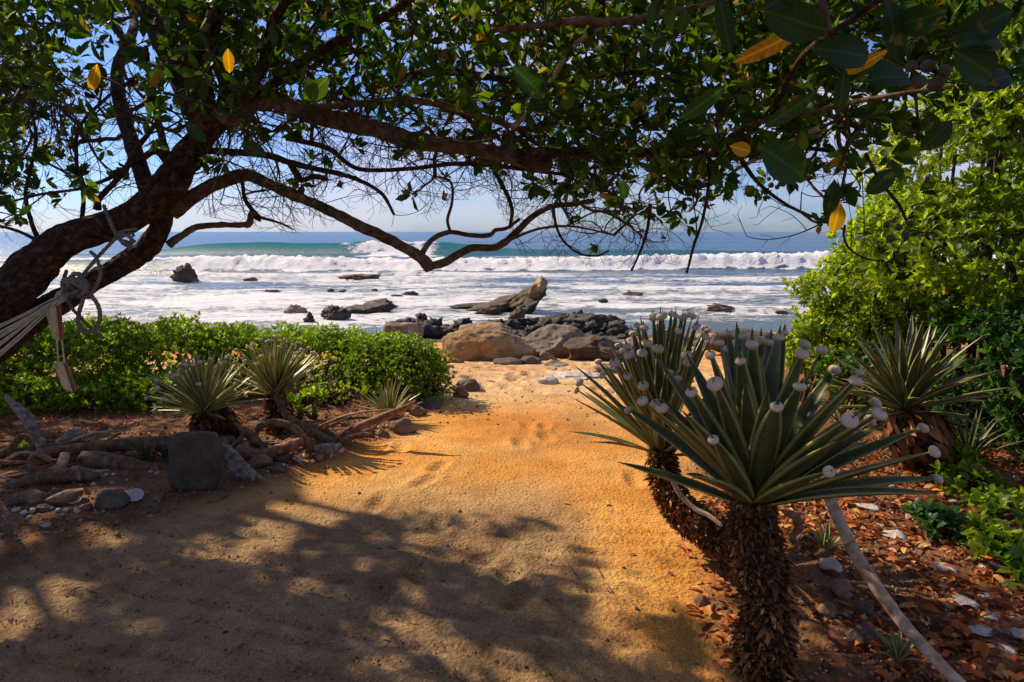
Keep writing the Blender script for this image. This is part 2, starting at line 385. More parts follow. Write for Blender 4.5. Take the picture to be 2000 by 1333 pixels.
# agave
def agave_mat(name='agave_leaf', k=1.0, ky=1.0):
    m, t, b = material(name, .38, .45); v = coords(t, (1, 1, 1)); f = attr(t, 'edge'); tn = attr(t, 'tint')
    n = noise(t, v, 9, 4); g = ramp(t, n, [(.3, (.055 * k, .072 * k, .022 * k)), (.7, (.115 * k, .135 * k, .045 * k))]).outputs[0]
    st = N(t, 'ShaderNodeTexNoise'); sv = coords(t, (70, 3, 70)); t.links.new(sv, st.inputs['Vector']); st.inputs['Scale'].default_value = 1
    g = mixc(t, .5, g, ramp(t, st.outputs['Fac'], [(.35, (.6, .65, .6)), (.65, (1.4, 1.35, 1.3))]).outputs[0], 'MULTIPLY')
    y = ramp(t, n, [(.3, (.26 * ky, .24 * ky, .06 * ky)), (.7, (.44 * ky, .38 * ky, .11 * ky))]).outputs[0]
    c = mixc(t, ramp(t, f, [(.5, (0, 0, 0)), (.72, (1, 1, 1))]).outputs[0], g, y)
    tip = ramp(t, attr(t, 'along'), [(.955, (0, 0, 0)), (.985, (1, 1, 1))]).outputs[0]
    c = mixc(t, tip, c, (.06, .022, .015)); t.links.new(c, b.inputs['Base Color'])
    tr = N(t, 'ShaderNodeBsdfTranslucent'); t.links.new(mixc(t, 1.0, c, (1.5, 1.6, .6), 'MULTIPLY'), tr.inputs[0])
    ms = N(t, 'ShaderNodeMixShader'); ms.inputs[0].default_value = .12
    t.links.new(b.outputs[0], ms.inputs[1]); t.links.new(tr.outputs[0], ms.inputs[2]); t.links.new(ms.outputs[0], t.nodes['Material Output'].inputs[0]); return m
M['agave'] = agave_mat(); M['agave_pale'] = agave_mat('agave_leaf_pale', 1.9, 1.35)
M['husk'] = leaf_mat('dry_leaf_base', [(0, (.04, .017, .007)), (.5, (.21, .085, .025)), (.85, (.46, .21, .06)), (1, (.6, .38, .16))], .12, .85, (1.2, .8, .4))
def urchin_mat():
    m, t, b = material('urchin_shell', .8, .2); v = coords(t, (1, 1, 1), 'Object'); n = noise(t, v, 60, 3)
    c = ramp(t, n, [(.3, (.36, .27, .18)), (.7, (.58, .46, .33))]).outputs[0]
    c = mixc(t, ramp(t, attr(t, 'tint'), [(.3, (0, 0, 0)), (.9, (1, 1, 1))]).outputs[0], c, (.68, .57, .40)); t.links.new(c, b.inputs['Base Color']); return m
M['urchin'] = urchin_mat()
M['fruit'] = flat_mat('green_brown_fruit', (.055, .045, .02), .7, .3, .5, 60, .004)
def near_leaf_mat():
    m, t, b = material('near_leaf', .5, .25); tn = attr(t, 'tint'); al = attr(t, 'along'); ac = attr(t, 'across'); n = noise(t, coords(t), 30, 4)
    c = ramp(t, tn, [(0, (.010, .026, .006)), (.5, (.03, .07, .010)), (.9, (.10, .17, .012)), (.96, (.42, .22, .012)), (1, (.45, .17, .01))]).outputs[0]
    ve = mth(t, 'SINE', mth(t, 'ADD', mth(t, 'MULTIPLY', al, 62.0), mth(t, 'MULTIPLY', ac, -14.0))); ve = ramp(t, ve, [(.55, (0, 0, 0)), (.98, (1, 1, 1))]).outputs[0]
    mid = ramp(t, ac, [(.02, (1, 1, 1)), (.09, (0, 0, 0))]).outputs[0]; v = mth(t, 'MAXIMUM', mth(t, 'MULTIPLY', ve, .35), mid)
    c = mixc(t, v, c, mixc(t, 1.0, c, (2.2, 2.0, 1.8), 'MULTIPLY')); c = mixc(t, ramp(t, n, [(.62, (0, 0, 0)), (.72, (1, 1, 1))]).outputs[0], c, (.14, .10, .02)); t.links.new(c, b.inputs['Base Color']); bump(t, b, v, .0015, -1)
    tr = N(t, 'ShaderNodeBsdfTranslucent'); t.links.new(mixc(t, 1.0, c, (1.6, 1.8, .5), 'MULTIPLY'), tr.inputs[0]); ms = N(t, 'ShaderNodeMixShader'); ms.inputs[0].default_value = .35
    t.links.new(b.outputs[0], ms.inputs[1]); t.links.new(tr.outputs[0], ms.inputs[2]); t.links.new(ms.outputs[0], t.nodes['Material Output'].inputs[0]); return m
M['near'] = near_leaf_mat()
M['hole'] = flat_mat('urchin_mouth', (.05, .025, .02), .9)
# ================================================================== GROUND
def grid_sheet(xs, ys):
    X, Y = np.meshgrid(xs, ys); n, m = X.shape
    i = np.arange(n - 1)[:, None] * m; j = np.arange(m - 1)[None]
    return X, Y, np.stack([i + j, i + j + 1, i + m + j + 1, i + m + j], -1).reshape(-1, 4)
FOOT = [(rng.uniform(-.9, 1.0), rng.uniform(1.9, 6), rng.uniform(-.5, .5)) for _ in range(16)] + [(rng.uniform(-1.5, 3.0), rng.uniform(7.5, 12.5), rng.uniform(-.5, .5)) for _ in range(60)]
def ground_detail(X, Y):
    P = np.stack([X, Y], -1); h = ground_h(X, Y); bl, br = beds(X, Y); path = (1 - np.maximum(bl, br))
    lump = np.abs(fbm(P * 9, 3, 31)); h = h + path * (.006 + .006 * sst(4.6, 3.2, Y)) * lump + .012 * (bl + br) * fbm(P * 11, 3, 33)
    # rake marks: thin furrows curving along the path
    ph = (Y * 46 + X * 16 + 7 * vn(P * .8, 40) + 1.5 * vn(P * 4, 42)); m = sst(-.4, .3, vn(P * .9 + 9, 41)) * sst(5.0, 3.6, Y)
    h = h + path * m * .0062 * np.sin(ph)
    h = h + .02 * sst(7.5, 9, Y) * np.abs(fbm(P * 2.4, 3, 44))
    for fx, fy, a in FOOT:
        d = (X - fx) * math.cos(a) + (Y - fy) * math.sin(a); e = -(X - fx) * math.sin(a) + (Y - fy) * math.cos(a)
        k = 1.0 if fy < 7 else 1.5
        q = (d / (.05 * k)) ** 2 + (e / (.12 * k)) ** 2; near = q < 9
        h = h + np.where(near, -.024 * k * np.exp(-q ** 1.6) + .010 * k * np.exp(-(np.sqrt(q) - 1.7) ** 2 * 3), 0)
    return h
t = np.linspace(0, 1, 500); ys = 0.9 + 3.0 * t + 28 * t ** 4
xs = np.concatenate([-np.geomspace(40, 4.6, 60), np.linspace(-4.5, 4.5, 450), np.geomspace(4.6, 40, 60)])
X, Y, F = grid_sheet(xs, np.concatenate([[-6, -4, -2.5, -1.2, 0, .5], ys]))
Z = ground_detail(X, Y); bl, br = beds(X, Y)
def ground_material():
    m, t, b = material('sandy_ground', .95, .1); v = coords(t)
    n1 = noise(t, v, .9, 5); n2 = noise(t, v, 7, 6, .65); n3 = noise(t, v, 90, 4, .7)
    sand = ramp(t, n1, [(.34, (.64, .28, .05)), (.5, (.74, .385, .10)), (.66, (.76, .48, .18))]).outputs[0]
    sand = mixc(t, attr(t, 'pale'), sand, ramp(t, n2, [(.3, (.62, .42, .22)), (.7, (.70, .52, .32))]).outputs[0])
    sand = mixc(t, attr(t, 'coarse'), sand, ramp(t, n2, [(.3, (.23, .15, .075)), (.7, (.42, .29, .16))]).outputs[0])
    sand = mixc(t, attr(t, 'rust'), sand, (.52, .21, .045))  # orange look of sunlit sand mixed into the colour by this mask
    soil = ramp(t, n2, [(.3, (.14, .07, .032)), (.6, (.27, .14, .065)), (.8, (.42, .25, .13))]).outputs[0]
    c = mixc(t, attr(t, 'bed'), sand, soil)
    sp = voro(t, v, 75); sp = ramp(t, sp, [(.12, (.35, .3, .28)), (.3, (1, 1, 1))]).outputs[0]
    c = mixc(t, .95, c, sp, 'MULTIPLY')
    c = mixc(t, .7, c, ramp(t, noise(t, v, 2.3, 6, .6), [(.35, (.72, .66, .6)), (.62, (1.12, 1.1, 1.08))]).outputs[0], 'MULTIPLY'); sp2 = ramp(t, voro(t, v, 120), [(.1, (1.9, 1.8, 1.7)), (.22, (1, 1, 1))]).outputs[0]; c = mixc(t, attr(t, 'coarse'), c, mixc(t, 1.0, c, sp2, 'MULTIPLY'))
    c = mixc(t, .7, c, ramp(t, n3, [(.3, (.55, .5, .45)), (.7, (1.3, 1.3, 1.3))]).outputs[0], 'MULTIPLY')
    wet = ramp(t, attr(t, 'wet'), [(.2, (0, 0, 0)), (.7, (1, 1, 1))]).outputs[0]; c = mixc(t, wet, c, (.10, .075, .05))
    t.links.new(c, b.inputs['Base Color'])
    h = mth(t, 'ADD', mth(t, 'MULTIPLY', n3, .6), mth(t, 'MULTIPLY', n2, 1.2)); h = mth(t, 'ADD', h, mth(t, 'MULTIPLY', voro(t, v, 45), .5)); bump(t, b, h, .017, 1.0); return m
P2 = np.stack([X, Y], -1)
pale = sst(6.0, 8.5, Y) * .8 * sst(14, 11.0, Y) + .0 * X
coarse = sst(4.7, 3.5, Y + .3 * fbm(P2 * .9, 3, 9)) * sst(.75, .1, X - .12 * (3 - Y) + .2 * fbm(P2 * 1.3, 3, 8))  # coarse grit, its colour also darkened toward the shade on the near path
rust = np.clip(sst(.55, 1.0, X - .15 * (Y - 2) + .1 * fbm(P2 * 2, 3, 12)) * sst(5.6, 4.2, Y) * .8 + .7 * np.exp(-((X - .45) / .75) ** 2 - ((Y - 5.9) / .9) ** 2) + .6 * sst(9.4, 10.6, Y) * sst(.3, -.4, vn(P2 * .5, 3)), 0, 1)  # sunlit sand's richer orange painted on mid path and right edge
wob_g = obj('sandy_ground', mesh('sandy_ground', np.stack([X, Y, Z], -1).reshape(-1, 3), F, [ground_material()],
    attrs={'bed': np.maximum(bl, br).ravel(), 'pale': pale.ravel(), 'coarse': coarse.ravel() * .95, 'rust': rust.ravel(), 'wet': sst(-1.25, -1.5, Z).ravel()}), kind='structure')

# ================================================================== SEA
vv = np.linspace(0, 1, 500)
vrow = 452.6 + (705 - 452.6) * vv ** 1.15                     # rows spaced by how far they lie below the horizon
Yr = (CAM[2] - SEA_Z) / np.maximum(1e-5, -(ray(np.full_like(vrow, 1000), vrow)[:, 2] / ray(np.full_like(vrow, 1000), vrow)[:, 1]))
Yr = np.sort(np.unique(np.minimum(Yr, 30000)))
tx = np.concatenate([-np.geomspace(5, .93, 14), np.linspace(-.9, .9, 370), np.geomspace(.93, 5, 14)])
Yg = np.repeat(Yr[:, None], len(tx), 1); Xg = tx[None] * Yg * 1.0
n, m_ = Yg.shape; i = np.arange(n - 1)[:, None] * m_; j = np.arange(m_ - 1)[None]
Fs = np.stack([i + j, i + j + 1, i + m_ + j + 1, i + m_ + j], -1).reshape(-1, 4)
Q = np.stack([Xg, Yg], -1)
def ridge(y, c, front, back): return np.where(y < c, np.exp(-((y - c) / front) ** 2), np.exp(-((y - c) / back) ** 2))
U = 1000 + tx[None] * FPX + 0 * Yg                        # bearing of each vertex, only used to say where along the shore a wave breaks
Zs = np.zeros_like(Xg); foam = np.zeros_like(Xg); teal = np.zeros_like(Xg)
near = sst(140, 20, Yg)
Zs += .05 * fbm(Q * np.array([.25, .5]), 4, 61) * sst(14, 24, Yg) + .03 * near * fbm(Q * 1.3, 3, 62) * sst(14, 24, Yg)
Zs += .22 * sst(120, 400, Yg) * fbm(Q * np.array([.012, .05]), 4, 63)
for c_, amp, s_ in ((150, .35, 70), (215, .45, 71), (330, .5, 72), (520, .5, 73)):
    Zs += amp * ridge(Yg, c_ + 6 * vn(Q[..., :1].repeat(2, -1) * .02, s_), c_ * .03, c_ * .05) * (.6 + .5 * vn(Q * .01, s_))
# the big glassy wave, peeling towards the middle
xw = Xg; envT = sst(-85, -62, xw) * (1 - .55 * sst(-12, 4, xw)) * (1 - .5 * sst(10, 60, xw)); cw = 97 + 2.5 * vn(np.stack([xw * .03, xw * 0], -1), 64) - .02 * xw
env = sst(-58, -40, xw) * (1 - .55 * sst(-12, 4, xw)) * (1 - .5 * sst(10, 60, xw))
env2 = env * (1.0 + .12 * vn(np.stack([xw * .2, xw * 0], -1), 65))
w1 = ridge(Yg, cw, 2.6, 8.5); Zs += 1.72 * env2 * w1
brk = sst(-25, -19, xw) * sst(-8, -13, xw) + .5 * sst(-29, -24, xw) * sst(-20, -24, xw)
lipn = fbm(Q * np.array([.5, .5]), 4, 66)
foam += brk * np.where((Yg < cw + 1.6) & (Yg > cw - 7), 1, 0) * sst(-.35, .35, lipn + .4 * brk)
Zs += brk * .35 * w1 * np.abs(lipn)
teal += envT * ridge(Yg, cw, 3.4, 8.5) * (Yg < cw + 3)
foam += .55 * sst(cw - 3, cw - 6, Yg) * sst(70, 82, Yg) * sst(-.2, .5, fbm(Q * np.array([.06, .3]), 4, 67))
# the broken wave: a wall of white water
c2 = 62 + 3.0 * vn(np.stack([xw * .035, xw * 0], -1), 74) + 1.2 * vn(np.stack([xw * .18, xw * 0], -1), 75)
face = sst(-35, -24, xw)                                          # left of this it has not broken yet
w2 = ridge(Yg, c2, 1.5, 9.0); big = .64 * (.72 + .28 * face) * (1 + .6 * vn(np.stack([xw * .09, xw * 0 + 5], -1), 79)) * sst(-60, -34, xw) + .25
Zs += w2 * big
fr = fbm(Q * 1.1, 4, 76)
on2 = sst(c2 - 3.2, c2 - 1.6, Yg + .9 * fr) * sst(c2 + 30, c2 + 7, Yg)
face2 = np.where(Yg > c2 + .2, 1, face)
foam += 1.3 * on2 * face2; Zs += .22 * on2 * face2 * np.abs(fbm(Q * 2.2, 4, 78)) * ridge(Yg, c2, 3.0, 9); Zs += .38 * on2 * face * np.abs(fr) * ridge(Yg, c2, 2.0, 6)
teal += (1 - face) * w2 * .8
# spent foam sheets between the waves and the rocks
lace = fbm(Q * np.array([.12, .42]), 5, 77)
foam += sst(60, 52, Yg) * sst(21.5, 25.5, Yg + 1.2 * lace) * (.50 + .16 * sst(6, -12, Xg - .15 * (Yg - 20))) * sst(-.85, .25, lace + .1)
for c3, am, xa, xb, s_ in ((52, .28, -60, 3, 80), (47, .2, -12, 40, 81), (40, .16, -30, 30, 82), (34, .13, -16, 22, 83), (29.5, .14, -40, 8, 84), (26.0, .26, -13, -6.0, 85), (27.0, .28, 6, 14, 86), (24.0, .12, -9, 0, 87)):
    cc = c3 + 1.6 * vn(np.stack([xw * .1, xw * 0], -1), s_) + .5 * vn(np.stack([xw * .5, xw * 0], -1), s_ + 3)
    e3 = sst(xa - 2, xa + 3, xw) * sst(xb + 3, xb - 2, xw) * (.5 + .7 * vn(np.stack([xw * .12, xw * 0 + 3], -1), s_ + 1)).clip(0)
    w3 = ridge(Yg, cc, .35, 1.6); Zs += am * w3 * e3; foam += .75 * ridge(Yg, cc, .6, 2.2) * e3 * (.7 + .6 * fbm(Q * 2, 3, s_ + 2))
Zs *= sst(14, 20, Yg)
def sea_material():
    m, t, b = material('sea_water', .22, .5)
    f = attr(t, 'foam'); te = attr(t, 'thin'); v = coords(t, (.5, 1, 1)); v1 = coords(t)
    wv = N(t, 'ShaderNodeVectorMath', operation='ADD'); t.links.new(v, wv.inputs[0]); nz_ = N(t, 'ShaderNodeTexNoise'); t.links.new(v, nz_.inputs['Vector']); nz_.inputs['Scale'].default_value = 1.1; nz_.inputs['Detail'].default_value = 3; t.links.new(nz_.outputs['Color'], wv.inputs[1]); v = wv.outputs[0]
    n1 = noise(t, v, 1.3, 9, .74); n2 = noise(t, v, 6.5, 6, .7); vo = voro(t, v, 1.3, 'DISTANCE_TO_EDGE'); vo2 = voro(t, v, 3.4, 'DISTANCE_TO_EDGE')
    lacev = mth(t, 'SUBTRACT', .5, mth(t, 'MULTIPLY', mth(t, 'ADD', vo, mth(t, 'MULTIPLY', vo2, 1.2)), 1.1))
    s = mth(t, 'ADD', mth(t, 'ADD', f, mth(t, 'MULTIPLY', mth(t, 'SUBTRACT', n1, .5), 1.7)), mth(t, 'MULTIPLY', lacev, .5))
    s = mth(t, 'ADD', s, mth(t, 'MULTIPLY', mth(t, 'SUBTRACT', n2, .5), 1.1))
    fm = ramp(t, s, [(.50, (0, 0, 0)), (.80, (1, 1, 1))]).outputs[0]; t.links.new(mth(t, 'SUBTRACT', .5, mth(t, 'MULTIPLY', te, .5)), b.inputs['Specular IOR Level']); fm = mth(t, 'MULTIPLY', fm, ramp(t, f, [(.03, (0, 0, 0)), (.15, (1, 1, 1))]).outputs[0])
    deep = mixc(t, attr(t, 'shallow'), (.012, .075, .13), (.085, .125, .115))
    c = mixc(t, te, deep, (.006, .17, .185)); c = mixc(t, fm, c, (.76, .77, .78)); t.links.new(c, b.inputs['Base Color'])
    r = mth(t, 'ADD', mth(t, 'MULTIPLY', fm, .55), mth(t, 'ADD', .24, mth(t, 'MULTIPLY', te, .6))); t.links.new(r, b.inputs['Roughness'])
    h = mth(t, 'ADD', mth(t, 'MULTIPLY', noise(t, coords(t, (.5, 1, 1)), 2.6, 8, .68), .35), mth(t, 'MULTIPLY', fm, mth(t, 'MULTIPLY', n2, .35)))
    bump(t, b, h, .55, .8); return m
wat = obj('sea', mesh('sea', np.stack([Xg, Yg, Zs + SEA_Z], -1).reshape(-1, 3), Fs, [sea_material()],
    attrs={'foam': np.clip(foam, 0, 1.4).ravel(), 'thin': np.clip(teal, 0, 1).ravel(), 'shallow': sst(50, 20, Yg).ravel()}), kind='structure')

# ================================================================== ROCKS
ICO = {}
def ico(sub):
    if sub not in ICO:
        bm = bmesh.new(); bmesh.ops.create_icosphere(bm, subdivisions=sub, radius=1)
        ICO[sub] = (np.array([v.co[:] for v in bm.verts]), np.array([[v.index for v in f.verts] for f in bm.faces])); bm.free()
    return ICO[sub]
def rock_v(size, seed, sub=3, amp=.28, planes=9, craggy=0.0, freq=1.2):
    V, F = ico(sub); r = np.random.default_rng(seed); P = V.copy()
    for k in range(planes):
        d = nrm(r.normal(0, 1, 3)); lim = r.uniform(.62, .9); q = P @ d; P = P - np.outer(np.maximum(0, q - lim) * .93, d)
    n = fbm(V * freq + seed * 3.1, 4, seed); P = P * (1 + amp * n)[:, None]
    if craggy:
        c = np.abs(fbm(V * 3.2 + seed, 4, seed + 5)); P = P * (1 - craggy * .5 + craggy * c)[:, None]; P[:, 2] += craggy * .3 * np.abs(fbm(V * 5 + seed, 3, seed + 8)) * (V[:, 2] > 0)
    if sub >= 4:
        nn = nrm(P); P = P + nn * (.045 * -np.abs(fbm(V * np.array([4, 4, 7]) + seed, 4, seed + 31)) + .02 * fbm(V * 13, 3, seed + 33))[:, None]
    return P * np.array(size), F
def rock(name, label, cat, p, size, mat, seed, sub=3, rot=0., sink=.25, group=None, tilt=0., **k):
    V, F = rock_v(size, seed, sub, **k)
    c, s = math.cos(rot), math.sin(rot); ct, st_ = math.cos(tilt), math.sin(tilt)
    V = np.column_stack([V[:, 0] * ct + V[:, 2] * st_, V[:, 1], -V[:, 0] * st_ + V[:, 2] * ct])
    V = np.column_stack([V[:, 0] * c - V[:, 1] * s, V[:, 0] * s + V[:, 1] * c, V[:, 2]])
    V[:, 2] -= V[:, 2].min() + sink * (V[:, 2].max() - V[:, 2].min())
    o = obj(name, mesh(name, V, F, M[mat] if isinstance(mat, str) else mat), None, p); return tag(o, label, cat, group)
def seap(u, v):
    d = ray(u, v); t = (SEA_Z - CAM[2]) / d[2]; return CAM + d * t
def sea_rock(u, v, w, h, label, mat='dark', seed=1, group=None, cr=.3, dep=.7, cat='rock', sub=4, planes=8, amp=.3, freq=1.4, fill=0, sink=.35):
    p = seap(u, v); s = p[1] / FPX; k = 1 / (1 - sink)
    return rock('sea_rock', label, cat, (p[0], p[1] + w * s * dep * .4, SEA_Z), (w * s * .56, w * s * .5 * dep, h * s * .62 * k), mat, seed, sub, craggy=cr, planes=planes, amp=amp, freq=freq, group=group, sink=sink)
sea_rock(358, 550, 46, 28, 'lone dark rock standing in the surf below the wave, beyond the tree trunk', 'brownrock', 3)
sea_rock(695, 547, 78, 9, 'flat brown rock awash in the surf under the low bare branch', 'brownrock', 4)
sea_rock(488, 550, 28, 6, 'very low brown rock awash right of the lone dark surf rock', 'brownrock', 5)
sea_rock(572, 614, 38, 14, 'small grey rock at the left end of the near surf rocks', 'grey', 6)
sea_rock(648, 628, 52, 25, 'rounded dark rock in the shallows behind the hedge', 'dark', 7)
sea_rock(603, 632, 22, 17, 'small pointed dark rock just left of the rounded shallows rock', 'dark', 8)
sea_rock(718, 613, 84, 15, 'long flat craggy dark rock behind the rounded shallows rock', 'dark', 9)
sea_rock(738, 602, 60, 12, 'low craggy rock at the back of the long flat dark rock', 'dark', 10)
sea_rock(1236, 581, 44, 9, 'flat dark rock in the surf right of the big pointed sea rock', 'brownrock', 11)
sea_rock(1180, 591, 18, 5, 'tiny dark rock between the big pointed sea rock and the flat one', 'dark', 12)
sea_rock(1412, 613, 64, 14, 'low brown rock in the surf behind the spiky plant with shells', 'brownrock', 13)
sea_rock(1529, 615, 20, 7, 'tiny dark rock in the surf beside the green thicket', 'dark', 14)
sea_rock(800, 578, 30, 6, 'low dark rock awash above the long flat craggy rock', 'dark', 15)
sea_rock(775, 580, 22, 4, 'thin dark rock awash next to the other one above the craggy rock', 'dark', 16)
sea_rock(528, 571, 30, 4, 'thin dark rock awash between the two left surf rocks', 'dark', 17)
for i_, (u, v) in enumerate(((645, 570), (667, 570), (731, 569))):
    sea_rock(u, v, 14, 4, ('first', 'second', 'third')[i_] + ' from the left of three specks of rock in the surf', 'dark', 20 + i_, group='specks of rock in the surf', sub=2)
sea_rock(190, 640, 100, 18, 'long dark rock at the edge of the surf above the hedge', 'dark', 25)
sea_rock(4, 560, 34, 16, 'brown rock beside the tree trunk in the surf', 'brownrock', 26)
sea_rock(1011, 630, 34, 22, 'small mossy rock before the big pointed sea rock', 'brownrock', 27)
sea_rock(1050, 645, 110, 20, 'low craggy black reef rock behind the tan boulder', 'dark', 28, cr=.45)
sea_rock(985, 645, 70, 14, 'low craggy black reef rock touching the crest of the tan boulder', 'dark', 29, cr=.45)
sea_rock(1157, 647, 120, 22, 'long craggy black reef rock behind the grey boulder', 'dark', 30, cr=.45)
sea_rock(835, 662, 90, 24, 'craggy black reef rock left of the tan boulder', 'dark', 31, cr=.45)
# the big pointed rock: a ridge climbing to a rounded head, three leaning slabs
bp = seap(1000, 608); s_ = bp[1] / FPX
big_r = thing('pointed_sea_rock', 'big pointed rock with a golden rounded head rising from the surf', 'rock', bp)
def slab(name, u0, v0, u1, v1, th, mat, seed, dy=0., w=.8, tap=.6, parent=big_r):
    a = at(u0, v0, bp[1] + dy); b_ = at(u1, v1, bp[1] + dy); L_ = np.linalg.norm(b_ - a)
    V, F = rock_v((1, 1, 1), seed, 4, amp=.2, planes=12, craggy=.18, freq=1.5)
    tt = (V[:, :1] + 1) / 2; C = a * (1 - tt) + b_ * tt; k = 1 - tap * (1 - tt)
    V = C + np.column_stack([0 * tt, V[:, 1:2] * w * k * 1.0, V[:, 2:3] * th * s_ * k]); return wobj(name, V, F, M[mat], parent)
slab('ridge', 905, 610, 1052, 588, 26, 'brownrock', 41, .3, 1.2, .7)
slab('ridge', 868, 600, 1000, 594, 11, 'dark', 42, 1.0, .7, .6)
slab('slab', 975, 606, 1066, 570, 26, 'brownrock', 43, -.1, .9, .35)
slab('slab', 1000, 612, 1058, 590, 16, 'dark', 44, -.9, .7, .2)
slab('head', 1030, 574, 1070, 556, 22, 'tan', 45, -.5, .7, .05)
slab('slab', 930, 612, 985, 601, 12, 'brownrock', 46, -1.0, .7, .5)
# shore boulders
def boulder(u, v, w, h, label, mat, seed, dep=.75, sub=4, sink=.22, group=None, rot=0., **k):
    p = G(u, v); s = p[1] / FPX
    return rock('boulder', label, 'boulder', (p[0], p[1] + w * s * dep * .35, p[2] - .02), (w * s * .54, w * s * .54 * dep, h * s * .62 / (1 - sink)), mat, seed, sub, sink=sink, group=group, rot=rot, **k)
boulder(948, 706, 172, 66, 'largest boulder, tan with an orange stained face, at the end of the sand path', 'tan', 51, sub=5, amp=.22, planes=12)
boulder(772, 676, 92, 42, 'grey boulder behind the hedge, left of the largest tan boulder', 'grey', 52, amp=.25)
boulder(1085, 700, 128, 48, 'rounded grey boulder with an orange lichen spot right of the tan boulder', 'grey', 53, sub=5, amp=.22)
boulder(1172, 706, 112, 40, 'dark brown boulder with a shaded hollow behind the spiky plant', 'brownrock', 54, sub=5)
boulder(1240, 700, 100, 36, 'brown grey boulder half hidden by the spiky plant with shells', 'grey', 55)
boulder(1330, 690, 120, 34, 'low grey boulder hidden behind the shell covered leaves', 'grey', 56)
boulder(1480, 685, 150, 34, 'low dark boulder between the spiky plants and the surf', 'brownrock', 561)
boulder(1070, 706, 36, 18, 'small pale grey boulder at the foot of the grey one', 'grey', 57, sub=3)
boulder(1035, 712, 46, 16, 'slab like grey rock left of the small pale grey boulder', 'stonegrey', 58, sub=3)
boulder(990, 713, 54, 14, 'flat dark grey rock at the foot of the tan boulder', 'stonegrey', 59, sub=3)
boulder(893, 710, 26, 10, 'small brown stone at the left foot of the tan boulder', 'stone', 60, sub=3)
boulder(1085, 716, 50, 9, 'flat pale rock in the sand before the grey boulder', 'grey', 61, sub=3)
boulder(1070, 752, 40, 14, 'pale wedge shaped rock lying on the beach sand', 'pale', 62, sub=3, planes=14)
boulder(1084, 750, 20, 8, 'small square stone right of the pale wedge shaped rock', 'pale', 63, sub=3)
boulder(958, 749, 26, 6, 'flat tan stone on the beach sand before the tan boulder', 'stone', 64, sub=3)
boulder(912, 765, 62, 20, 'dark rock half sunk in sand at the right end of the hedge', 'stonegrey', 65, sub=4)
boulder(918, 762, 28, 15, 'pale stone leaning on the dark sunken rock', 'pale', 66, sub=3)
boulder(897, 778, 34, 20, 'rough tan stone before the dark sunken rock', 'stone', 67, sub=4, craggy=.3)
boulder(780, 846, 58, 26, 'flat topped rust brown rock beside the small spiky plant', 'stone', 68, sub=4, planes=12)
boulder(812, 812, 40, 20, 'dark brown rock between the small spiky plant and the bush', 'stone', 69, sub=4)
boulder(845, 800, 44, 20, 'brown rock in the shade at the foot of the bush', 'stonegrey', 70, sub=4)
boulder(742, 852, 30, 14, 'small craggy tan stone left of the flat topped rock', 'stone', 71, craggy=.4)
boulder(720, 846, 26, 12, 'small craggy grey stone at the end of the driftwood', 'stonegrey', 72, craggy=.4)
boulder(1140, 742, 120, 12, 'flat weathered rock patch left of the spiky plant tips', 'pale', 73, craggy=.3)
boulder(1200, 730, 90, 14, 'low stony ledge under the shell covered leaves', 'grey', 74, craggy=.3)
for i_ in range(120):
    u = rng.uniform(750, 1240); v = 650 + 9 * math.sin(u * .021) + rng.uniform(-8, 12); w = rng.uniform(14, 44); p = G(u, v); p = seap(u, v) if p[2] < SEA_Z else p; s = p[1] / FPX
    tag(rock('reef_rock', 'jagged black reef rock', 'rock', (p[0], p[1], max(p[2], SEA_Z) - .02), (w * s * .5, w * s * .4, w * s * rng.uniform(.22, .42)), 'dark', 700 + i_, 3, rot=rng.uniform(0, 3), sink=.2, craggy=.6, amp=.35, freq=1.8, planes=5), None, None, 'jagged reef rocks along the shore')
for i_ in range(26):
    u = rng.uniform(900, 1180); v = rng.uniform(718, 790)
    boulder(u, v, rng.uniform(5, 12), rng.uniform(3, 5), 'small stone on the beach sand at the path end', ('pale', 'stone', 'grey')[i_ % 3], 900 + i_, sub=2, group='small stones on the beach sand')
